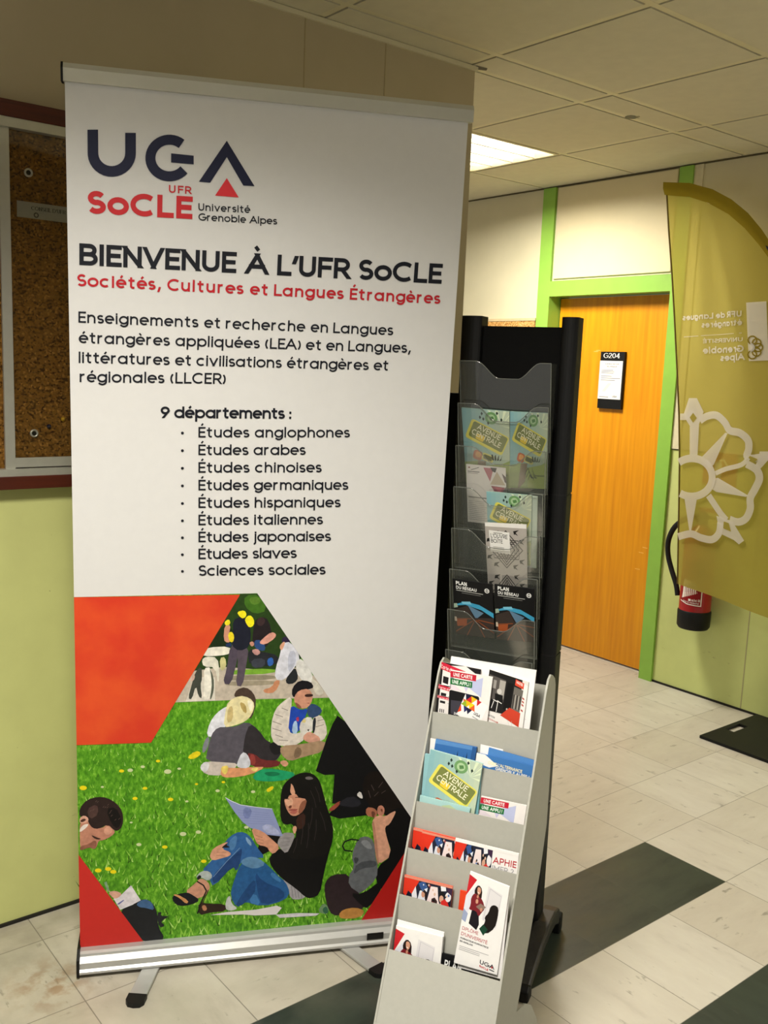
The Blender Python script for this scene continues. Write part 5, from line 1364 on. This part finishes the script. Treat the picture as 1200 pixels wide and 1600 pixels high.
# row 4 and 5: photo leaflets with a crowd
def crowd(p, x0_, x1_, H_=1.0, seed=1):
    rnd = random.Random(seed); w = x1_ - x0_
    X = lambda L: [(x0_ + x * w, y * H_) for x, y in L]
    p.poly(X([(0, 0), (1, 0), (1, 1), (0, 1)]), '#1d2236')
    p.poly(X([(0, 0), (.34, 0), (.18, .7), (.1, .6), (.06, .85), (0, .75)]), '#d8341f'); p.poly(X([(.02, .95), (.12, .62), (.14, .9)]), '#151525'); p.poly(X([(.18, .7), (.25, .35), (.3, .8), (.2, 1)]), '#e3e4ec')
    p.poly(X([(.3, .2), (.42, .05), (.5, .3), (.4, .55)]), '#34548e'); p.poly(X([(.34, .5), (.5, .3), (.46, .95), (.3, 1)]), '#dfe3ee'); p.ell(x0_ + .42 * w, .6 * H_, .04 * w, .14 * H_, '#c99379')
    p.poly(X([(.36, .45), (.42, .38), (.5, .5), (.5, .8), (.46, .78), (.45, .55)]), '#241a1c'); p.poly(X([(.5, .9), (.56, .2), (.7, .18), (.74, .7), (.8, 1), (.48, 1)]), '#ecdcdc'); p.ell(x0_ + .66 * w, .82 * H_, .05 * w, .16 * H_, '#caa08c')
    p.poly(X([(.6, .7), (.66, .62), (.72, .75), (.72, .9), (.6, .85)]), '#3a2826'); p.poly(X([(.72, .35), (.82, .25), (.88, .45), (.78, .62)]), '#141418'); p.poly(X([(.76, .1), (.86, .05), (.88, .25), (.78, .3)]), '#e8e8ee')
    p.ell(x0_ + .8 * w, .62 * H_, .045 * w, .15 * H_, '#d3a48c'); p.poly(X([(.8, .7), (.9, .55), (.98, .9), (.92, 1), (.8, 1)]), '#cf2f2a'); p.ell(x0_ + .93 * w, .48 * H_, .06 * w, .2 * H_, '#e9e6ea'); p.poly(X([(.88, .1), (1, .05), (1, .4), (.92, .3)]), '#3a2440')
    for k in range(16):
        x, y = rnd.uniform(.3, .97), rnd.uniform(.05, .95); s_ = rnd.uniform(.012, .03)
        p.poly(X([(x - s_, y), (x, y - s_ * 3), (x + s_, y), (x, y + s_ * 3)]), rnd.choice(['#2a3f7a', '#e3e3ea', '#8a2a3a', '#111118', '#d8b5a2', '#5a79b0']), 1)


GL_ = 'crowd photo leaflets'
def art_crowd1(p): p.poly([(0, 0), (1, 0), (1, .14), (0, .14)], '#e8694f'); crowd(p, 0, 1, .8, 2); p.poly([(0, 0), (1, 0), (1, .07), (0, .07)], '#dd8a74')
def art_crowd2(p):
    p.poly([(0, 0), (1, 0), (1, 1), (0, 1)], '#efecea')
    crowd(p, 0, .6, .98, 3)
    p.poly([(0, -.001), (1, -.001), (1, .1), (0, .1)], '#efecea')
    p.text('APHIE', (.62, .52), (.98, .50), (0, -.22), '#b52a35', .16); p.text('IMER ?', (.62, .76), (.95, .74), (0, -.18), '#a5a3a8', .14); p.poly([(.62, .86), (.85, .86), (.85, .9), (.62, .9)], '#c9707a'); p.poly([(.62, .94), (.95, .95), (.95, .965), (.62, .955)], '#a8a6aa')


sl('leaflet', 3, -.02, ((643.5, 1292.5), (722, 1312), (716, 1360), (636, 1340)), .01, art_crowd1, '#e8694f', 'leftmost crowd photo leaflet with two red wedges in the fourth pocket', 'leaflet', GL_)
sl('leaflet', 3, -.006, ((660, 1298), (727, 1314.5), (722, 1362), (655, 1346)), .01, art_crowd1, '#d8341f', 'crowd photo leaflet second from left in the fourth pocket, red left wedge', 'leaflet', GL_)
sl('leaflet', 3, .004, ((712, 1309.5), (811, 1334), (806, 1380), (706, 1356)), .01, art_crowd2, '#efecea', 'crowd photo leaflet at the right of the fourth pocket with red letters APHIE', 'leaflet', GL_)
sl('leaflet', 4, -.01, ((628.5, 1366), (707.5, 1385.5), (702, 1432), (622, 1412)), .012, art_crowd1, '#e8694f', 'crowd photo leaflet alone at the left of the fifth pocket', 'leaflet', GL_)
sl('leaflet', 4, -.012, ((719, 1391), (750, 1399), (746, 1450), (714, 1440)), .012, lambda p: (p.poly([(0, 0), (1, 0), (1, 1), (0, 1)], '#e2431f'), p.poly([(0, 1), (.5, .45), (1, .8), (1, 1)], '#22202a'), p.poly([(.3, 1), (.6, .6), (1, .9), (1, 1)], '#d8d8e0')), '#e2431f', 'red and navy leaflet peeking out left of the tall diploma leaflet', 'leaflet', GL_)


# row 6 ---------------------------------------------------------------
def art_dipl(full=True):
    def art(p):
        k = 1 if full else 2.35
        Y = lambda L: [(x, y * k) for x, y in L if True]
        cl = lambda L: [(x, min(1, y * k)) for x, y in L]
        o = 0.03
        p.poly(cl([(0, .03), (.2, .06), (.0, .26)]), '#c8222b'); p.poly(cl([(.0, .26), (.25, .1), (.2, .3), (.05, .52), (0, .5)]), '#dfe0ea'); p.poly(cl([(0, .4), (.12, .44), (.1, .54), (0, .52)]), '#9aa6c6')
        p.poly(cl([(.5, .08), (.86, .12), (.82, .5), (.46, .45)]), '#e0dde0'); p.line(cl([(.55, .1), (.5, .46)]), .01, '#bdb9c2'); p.line(cl([(.55, .1), (.84, .14), (.8, .48)]), .01, '#c9c6cc')
        p.poly(cl([(.62, .28), (.72, .25), (.82, .27), (.83, .38), (.8, .5), (.62, .6), (.48, .56), (.56, .46), (.52, .42), (.6, .36)]), '#17110f', 1)
        if full: p.poly(cl([(.44, .56), (.52, .5), (.64, .54), (.56, .62)]), '#12402c')
        p.poly(cl([(.2, .38), (.36, .37), (.42, .52), (.38, .585), (.18, .54)]), '#17131a', 0)
        p.poly(cl([(.18, .16), (.26, .1), (.37, .14), (.38, .25), (.35, .3), (.2, .22)]), '#231514', 1)
        p.poly(cl([(.13, .26), (.2, .2), (.3, .22), (.42, .25), (.5, .33), (.44, .38), (.38, .44), (.3, .38), (.12, .4), (.15, .34)]), '#7a1f28', 1)
        p.poly(cl([(.245, .125), (.33, .13), (.34, .185), (.29, .215), (.25, .18)]), '#d19a80', 1); p.poly(cl([(.26, .178), (.31, .185), (.3, .193), (.27, .19)]), '#f0e4de'); p.poly(cl([(.27, .21), (.31, .215), (.3, .25), (.26, .24)]), '#c98f76')
        p.poly(cl([(.25, .26), (.31, .255), (.32, .3), (.26, .31)]), '#d19a80', 1); p.poly(cl([(.28, .34), (.38, .29), (.52, .31), (.42, .37)]), '#8a7468'); p.poly(cl([(.38, .34), (.44, .33), (.44, .37), (.4, .38)]), '#c98f76', 1)
        if full:
            p.text('DIPLÔME', (.05, .625), (.44, .632), (0, -.036), '#b5303a', .13); p.text("D'UNIVERSITÉ", (.05, .685), (.68, .70), (0, -.036), '#b5303a', .13)
            p.text('FORMATEUR FORMATRICE', (.05, .725), (.72, .742), (0, -.018), '#2b2a30', .2); p.text('EN ANGLAIS', (.05, .758), (.36, .766), (0, -.018), '#2b2a30', .2)
            for j in range(3): p.poly([(.06, .80 + j * .018), (.55 + .2 * (j == 0), .81 + j * .018), (.55 + .2 * (j == 0), .815 + j * .018), (.06, .805 + j * .018)], '#a3a0a5')
            art_uga(p, .58, .93, .34, .045)
    return art


GD = 'diploma leaflets in the lowest pocket'
sl('map_leaflet', 5, -.03, ((690, 1489), (745, 1502), (740, 1545), (684, 1532)), .012, lambda p: (p.poly([(0, 0), (1, 0), (1, 1), (0, 1)], '#121214'), p.text('PLAN', (.12, .5), (.6, .52), (0, -.3), '#f0f0ee', .2)), '#151517', 'black Plan leaflet low between the two diploma leaflets in the grey stand', 'leaflet')
sl('leaflet', 5, -.03, ((621, 1437), (694, 1457), (688, 1525), (612, 1507)), .008, None, '#f0eeed', 'white diploma leaflet behind the woman leaflet at the left of the lowest pocket', 'leaflet', GD)
sl('leaflet', 5, -.012, ((619, 1446), (692, 1464), (686, 1530), (610, 1513)), .012, art_dipl(False), '#f0eeed', 'leaflet with woman in red top sunk at the left of the lowest pocket', 'leaflet', GD)
sl('leaflet', 5, -.028, ((737, 1366), (802, 1392), (783, 1530), (718, 1512)), .012, None, '#e9e6e6', 'rear diploma leaflet of the tall pair at the right of the lowest pocket', 'leaflet', GD)
sl('leaflet', 5, -.012, ((735, 1361.5), (801, 1387), (776.5, 1523.5), (709, 1504)), .012, art_dipl(True), '#f0eeed', "tall white leaflet reading Diplôme d'Université with woman in red top", 'leaflet', GD)

# ================================================================== feather flag
FY = 4.05
FF = Frame((0, FY, 0), (1, 0, 0), (0, 0, 1), (0, -1, 0))
fl = thing('feather_flag', (-.72, FY, 0), 'olive-yellow feather flag with white flower emblem, seen from behind, by the right edge', 'flag')
fu = lambda pts: [FF.uv(*q) for q in pts]
M_flag = mat_flag('#bfb158', .2, .45); M_flagd = mat_flag('#8f7c24', .06, .3, 'sleeve_polyester'); M_flagw = mat_flag('#f4efe6', .1, .5, 'printed_white')
top = fu([(1043, 304), (1078, 308), (1110, 318), (1140, 335), (1165, 357), (1185, 381), (1200, 402)])
tail = [(-1.26, 6.5), (-1.08, 6.1), (-.92, 5.5), (-.82, 4.8), (-.77, 4.0), (-.75, 3.0), (-.75, 1.75)]
leftE = fu([(1043, 304), (1046, 360), (1051, 430), (1055, 500), (1059, 580), (1062, 650), (1063, 720), (1062, 800), (1060, 912)])
bot = fu([(1060, 912), (1100, 937), (1130, 950), (1165, 963), (1200, 975)])


def interp(L, key, v, out):
    L = sorted(L, key=lambda q: q[key])
    for a, b in zip(L[:-1], L[1:]):
        if v <= b[key]: t_ = (v - a[key]) / max(1e-9, b[key] - a[key]); return a[out] + (b[out] - a[out]) * max(0, t_)
    return L[-1][out]


def fold(x, z):
    fade = min(1, max(0, (z - 4.9) / 1.0))
    f = math.exp(-((x + 2.75 + (8.0 - z) * -.12) / .16) ** 2) * .05 + math.exp(-((x + 2.45 - (7.4 - z) * .34) / .1) ** 2) * .035
    return f * fade + .02 * math.sin(x * 5 + z * .8)


edgeR = top + tail
zmin = 1.72; rows = []
N_ = 70; M_ = 36
for i in range(N_ + 1):
    f = i / N_; row = []
    # rows run parallel between the slanted bottom and the top tip
    for j in range(M_ + 1):
        g2 = j / M_
        zl = leftE[-1][1] + (leftE[0][1] - leftE[-1][1]) * f
        xl = interp(leftE, 1, zl, 0)
        # right boundary: arc length along the curved sleeve
        fr = 1 - f
        L2 = edgeR; seg = [math.dist(L2[k], L2[k + 1]) for k in range(len(L2) - 1)]; tot = sum(seg); d_ = fr * tot; k = 0
        while k < len(seg) - 1 and d_ > seg[k]: d_ -= seg[k]; k += 1
        t_ = min(1, d_ / seg[k]); xr = L2[k][0] + (L2[k + 1][0] - L2[k][0]) * t_; zr = L2[k][1] + (L2[k + 1][1] - L2[k][1]) * t_
        x = xl + (xr - xl) * g2; z = zl + (zr - zl) * g2
        z -= .09 * math.sin(math.pi * min(1, g2 * 1.0)) * (1 - f) ** 6 * 0
        row.append(FF.pt(x, z, fold(x, z)))
    rows.append(row)
mb = MB(); mb.grid(rows, M_flag)
to3 = lambda a, b, c: FF.pt(a, b, fold(a, b) + .008 + c)
pr = Print(mb, to3, 1e-4)


def fpoly(px, mat=None, color=None):
    pr.z += 1e-4; pr.mb.face([to3(*FF.uv(*q), pr.z) for q in px], mat or M_flagw)


def fline(px, w):
    pr.z += 1e-4
    P = [FF.uv(*a) for a in px]; Q = []
    for i in range(len(P) - 1):
        A_, B_, C_, D_ = P[max(0, i - 1)], P[i], P[i + 1], P[min(len(P) - 1, i + 2)]
        for t_ in (0, .2, .4, .6, .8): Q.append(tuple(.5 * (2 * b + (c - a) * t_ + (2 * a - 5 * b + 4 * c - d) * t_ ** 2 + (3 * b - a - 3 * c + d) * t_ ** 3) for a, b, c, d in zip(A_, B_, C_, D_)))
    Q.append(P[-1])
    for q in ribbon(Q, w): pr.mb.face([to3(*b, pr.z) for b in q], M_flagw)


def ftext(s_, xr, yr, xl, yl, h, w=.14):
    L, W0 = lettering(s_, w); p0, p1 = FF.uv(xr, yr), FF.uv(xl, yl); q = FF.uv(xr, yr - h); hv = (q[0] - p0[0], q[1] - p0[1])
    ux, uy = (p1[0] - p0[0]) / W0, (p1[1] - p0[1]) / W0; pr.z += 1e-4
    for P in L: pr.mb.face([to3(p0[0] + ux * a + hv[0] * b, p0[1] + uy * a + hv[1] * b, pr.z) for a, b in P], M_flagw)


CF = crop(1040, 440, 3.6364)
cf = lambda *q: CF(list(q))
ftext('UFR de Langues', 1160.5, 495, 1067, 501, 9.5, .23)
ftext('étrangères', 1161.5, 508.5, 1098.5, 512.5, 9.5, .23)
fline([(1161.5, 520.5), (1069, 526.5)], .008)
ftext('UNIVERSITÉ', 1163, 533.5, 1100, 536.5, 6.5, .19)
ftext('Grenoble', 1164.5, 550, 1099.5, 553, 11, .23)
ftext('Alpes', 1166, 562.5, 1126, 564.5, 10.5, .23)
fpoly(cf((463, 120), (572, 112), (579, 300), (585, 448), (480, 452), (470, 290)))
# small emblem on the white tab
def flower(cx, cy, r, w, mat, half=True):
    for k in range(5):
        a = math.radians(-75 + k * 37.5)
        c = (cx + r * .62 * math.cos(a), cy + r * .62 * math.sin(a)); pts = [(c[0] + r * .34 * math.cos(i * .6283), c[1] + r * .34 * math.sin(i * .6283)) for i in range(11)]
        pr.z += 1e-4
        for q in ribbon([FF.uv(*b) for b in pts], w): pr.mb.face([to3(*b, pr.z) for b in q], mat)


pr.z += .006; flower(1174, 543, 19, .018, M_flagd)
pr.z += 1e-4; pr.mb.face([to3(*FF.uv(1174 + 7 * math.cos(i * .4488 - 1.57), 543 + 7 * math.sin(i * .4488 - 1.57)), pr.z) for i in range(8)], M_flagw)
# big half flower
W6 = .115
fline(cf((88, 768), (130, 765), (160, 740)) , .1)
fpoly(cf((135, 662), (178, 662), (215, 740), (190, 810), (182, 985), (140, 985), (140, 820), (105, 760)))
pr.z += .003; fpoly(cf((158, 745), (178, 775), (158, 802), (140, 772)), M_flag)
fline(cf((195, 790), (235, 765), (290, 760), (340, 800), (370, 845), (430, 860), (475, 900), (480, 950), (470, 990), (500, 1005), (585, 990)), .11)
fpoly(cf((540, 965), (590, 965), (590, 1010), (540, 1068), (515, 1050), (535, 1000)))
pr.z += .006; fpoly(cf((488, 990), (530, 1008), (508, 1035), (468, 1015)), M_flag)
fline(cf((480, 1000), (440, 1040), (345, 1065), (285, 1090)), .07)
fline(cf((470, 1035), (525, 1070), (540, 1120), (515, 1180), (490, 1230), (490, 1290), (465, 1345), (420, 1365), (370, 1350)), .11)
fpoly(cf((270, 1120), (300, 1115), (480, 1215), (465, 1222), (290, 1195), (265, 1180)))
fpoly(cf((195, 1010), (345, 858), (358, 862), (275, 1040), (250, 1060)))
fline(cf((245, 1215), (310, 1310), (350, 1355)), .1)
fpoly(cf((290, 1330), (385, 1360), (455, 1470), (425, 1492), (395, 1468), (310, 1430)))
pr.z += .004; fpoly(cf((335, 1362), (365, 1372), (378, 1420), (330, 1400)), M_flag)
fline(cf((315, 1370), (305, 1430), (265, 1465), (205, 1455), (150, 1432), (82, 1448)), .11)
fpoly(cf((116, 1232), (182, 1235), (152, 1415), (142, 1415)))
fline([(1040 + (155 + 112 * math.cos(math.radians(a))) / 3.6364, 440 + (1112 + 108 * math.sin(math.radians(a))) / 3.6364) for a in range(-128, 129, 12)], .115)
mb.build('flag_cloth', fl)
# sleeve and pole
out = fu([(1038, 285), (1078, 286), (1115, 296), (1145, 312), (1170, 333), (1190, 358), (1203, 378)]) + [(-1.02, 6.6), (-.85, 6.1), (-.72, 5.5), (-.66, 4.8), (-.63, 4.0), (-.62, 3.0), (-.62, 1.75)]
inn = [FF.uv(1040, 305)] + top[1:] + tail
mb = MB(); mb.grid([[FF.pt(*q, fold(*q) + .012) for q in out], [FF.pt((a[0] + b[0]) / 2, (a[1] + b[1]) / 2, fold(*a) + .035) for a, b in zip(out, inn)], [FF.pt(*q, fold(*q) + .01) for q in inn]], M_flagd); mb.build('sleeve', fl)
mb = MB(); pp = [FF.pt((a[0] + b[0]) / 2, (a[1] + b[1]) / 2, 0.0) for a, b in zip(out, inn)]
mb.tube(pp + [V3(-.69, FY, .05)], .02, M_black, 8); mb.build('pole', fl)
# edge hem
mb = MB(); mb.tube([FF.pt(a - .004, b, fold(a, b)) for a, b in leftE], .012, plain('#5c4a10', .8, name='hem'), 6); mb.build('hem', fl)
# base plate with its hand hole
gx0, gx1, gy0, gy1 = -1.43, -.03, 3.25, 4.78
bpz = .045
mb = MB()
hx0, hx1, hy0, hy1 = -1.36, -1.22, 3.80, 4.18
for a in ((gx0, hx0, gy0, gy1), (hx1, gx1, gy0, gy1), (hx0, hx1, gy0, hy0), (hx0, hx1, hy1, gy1)): mb.box(*a, 0.004, bpz, M_black)
mb.build('base_plate', fl)
mb = MB(); mb.lathe(Frame((-.69, FY, bpz), (1, 0, 0), (0, 0, 1), (0, 1, 0)), [(.12, 0), (.12, .03), (.045, .06), (.045, .4)], M_black, 16); mb.build('spigot', fl)

# ================================================================== fire extinguisher
EX, EY = -2.52, YD - .28
FE = Frame((EX, EY, .12), (1, 0, 0), (0, 0, 1), (0, 1, 0))
ex = thing('fire_extinguisher', (EX, EY, 1.1), 'red fire extinguisher with black base hanging on the green wall behind the flag', 'fire extinguisher')
M_red = plain('#a3101a', .28, 0, .5, .03, 20, 'red_enamel')
mb = MB(); mb.lathe(FE, [(.245, 1.36), (.245, 2.45), (.235, 2.55), (.185, 2.66), (.1, 2.72), (.08, 2.76)], M_red, 32); mb.build('cylinder', ex)
mb = MB(); mb.lathe(FE, [(.23, 1.08), (.255, 1.12), (.26, 1.36), (.247, 1.38)], M_black, 32); mb.build('base_ring', ex)
mb = MB(); mb.lathe(FE, [(.08, 2.74), (.09, 2.78), (.09, 2.9), (.06, 2.95)], M_black, 16)
mb.fbox(FE, -.05, .32, 2.96, 3.02, -.04, .04, M_red); mb.fbox(FE, -.05, .3, 2.86, 2.9, -.035, .035, M_black); mb.build('valve', ex)
mb = MB(); mb.fbox(FE, -.12, .12, 2.2, 2.5, .2, .30, M_black); mb.build('wall_bracket', ex)
c1 = [FE.pt(-.06, 2.86, -.05), FE.pt(-.2, 2.84, -.1), FE.pt(-.42, 2.66, -.1), FE.pt(-.53, 2.42, -.08), FE.pt(-.53, 2.18, -.06), FE.pt(-.45, 1.95, -.05), FE.pt(-.34, 1.72, -.05), FE.pt(-.295, 1.55, -.05)]
pts = []
for i in range(len(c1) - 1):
    p0_, p1_, p2_, p3_ = c1[max(0, i - 1)], c1[i], c1[i + 1], c1[min(len(c1) - 1, i + 2)]
    for t_ in (0, .25, .5, .75): pts.append(.5 * ((2 * p1_) + (p2_ - p0_) * t_ + (2 * p0_ - 5 * p1_ + 4 * p2_ - p3_) * t_ ** 2 + (3 * p1_ - p0_ - 3 * p2_ + p3_) * t_ ** 3))
mb = MB(); mb.tube(pts + [c1[-1]], .042, M_rubber, 10); mb.build('hose', ex)
# label wrapped on the cylinder
mb = MB(); ca_ = math.atan2(CAM.y - EY, CAM.x - EX)
def cyl(a, b, c):     # a = arc across (tiles, rightwards seen from the room), b = height
    th = ca_ + a / .246; r = .2455 + c; b = b + .01
    return V3(EX + r * math.cos(th), EY + r * math.sin(th), b)
def cpoly(p, L, col):
    p.z += 1e-4; m = ink(col)
    xs_ = [q[0] for q in L]; lo, hi = min(xs_), max(xs_); n_ = max(1, int((hi - lo) / .03))
    # cut into upright slices so that the label follows the curve
    for i in range(n_):
        u0, u1 = lo + (hi - lo) * i / n_, lo + (hi - lo) * (i + 1) / n_
        Q = clip(clip(L, u0, 1), u1, -1)
        if len(Q) > 2: p.mb.face([cyl(a, b, p.z) for a, b in Q], m)
def clip(L, v, s_):
    o_ = []
    for i in range(len(L)):
        a, b = L[i], L[(i + 1) % len(L)]; fa, fb = (a[0] - v) * s_, (b[0] - v) * s_
        if fa >= 0: o_.append(a)
        if fa * fb < 0: t_ = fa / (fa - fb); o_.append((v, a[1] + (b[1] - a[1]) * t_))
    return o_
p_ = Print(mb, cyl, 1e-4)
cpoly(p_, [(-.27, 1.62), (.10, 1.57), (.10, 2.3), (-.27, 2.3)], '#8c0f16')
cpoly(p_, [(-.24, 1.69), (.02, 1.8), (-.02, 1.98), (-.22, 2.0), (-.225, 1.8)], '#efe6dc')
for k in range(4): cpoly(p_, [(-.19, 1.80 + k * .028), (-.06 + .01 * k, 1.835 + k * .028), (-.06 + .01 * k, 1.843 + k * .028), (-.19, 1.808 + k * .028)], '#6a5a54')
for L in ribbon([(-.27, 1.65), (-.12, 1.612), (.09, 1.598), (.09, 1.84), (.0, 1.86)], .016): cpoly(p_, L, '#f0e9e4')
cpoly(p_, [(-.11, 1.665), (-.07, 1.665), (-.07, 1.70), (-.11, 1.70)], '#f3eeea')
Lx, W0 = lettering('sicli', .2); [cpoly(p_, [(-.06 + a * .13 / W0, 1.665 + b * .04) for a, b in P], '#f3e9e6') for P in Lx]
Lx, W0 = lettering('EAU & ADDITIF', .2); [cpoly(p_, [(-.2 + a * .26 / W0, 1.642 - (a / W0) * .018 + b * .022) for a, b in P], '#f3e9e6') for P in Lx]
mb.build('label_sticker', ex, label='dark red and white maker label')

# small red wall sign above the extinguisher
mb = MB(); F = Frame((0, YD - .0, 0), (1, 0, 0), (0, 0, 1), (0, -1, 0))
a, b = F.uv(1102, 705), F.uv(1149, 762)
mb.fbox(F, a[0], b[0], b[1], a[1], 0, .012, plain('#b3321e', .4, name='sign'))
pr2 = Print(mb, lambda x, y, c: F.pt(a[0] + x * (b[0] - a[0]), b[1] + y * (a[1] - b[1]), .012 + c))
pr2.poly(rrect(.45, .45, .22, .55, .08), '#e8e0d4'); pr2.line([(.45, .75), (.6, .8), (.72, .6)], .05, '#e8e0d4')
tag(mb.build('safety_sign'), 'small red fire extinguisher sign on the wall behind the flag', 'sign')

for o in bpy.data.objects:
    if '_base' in o: del o['_base']
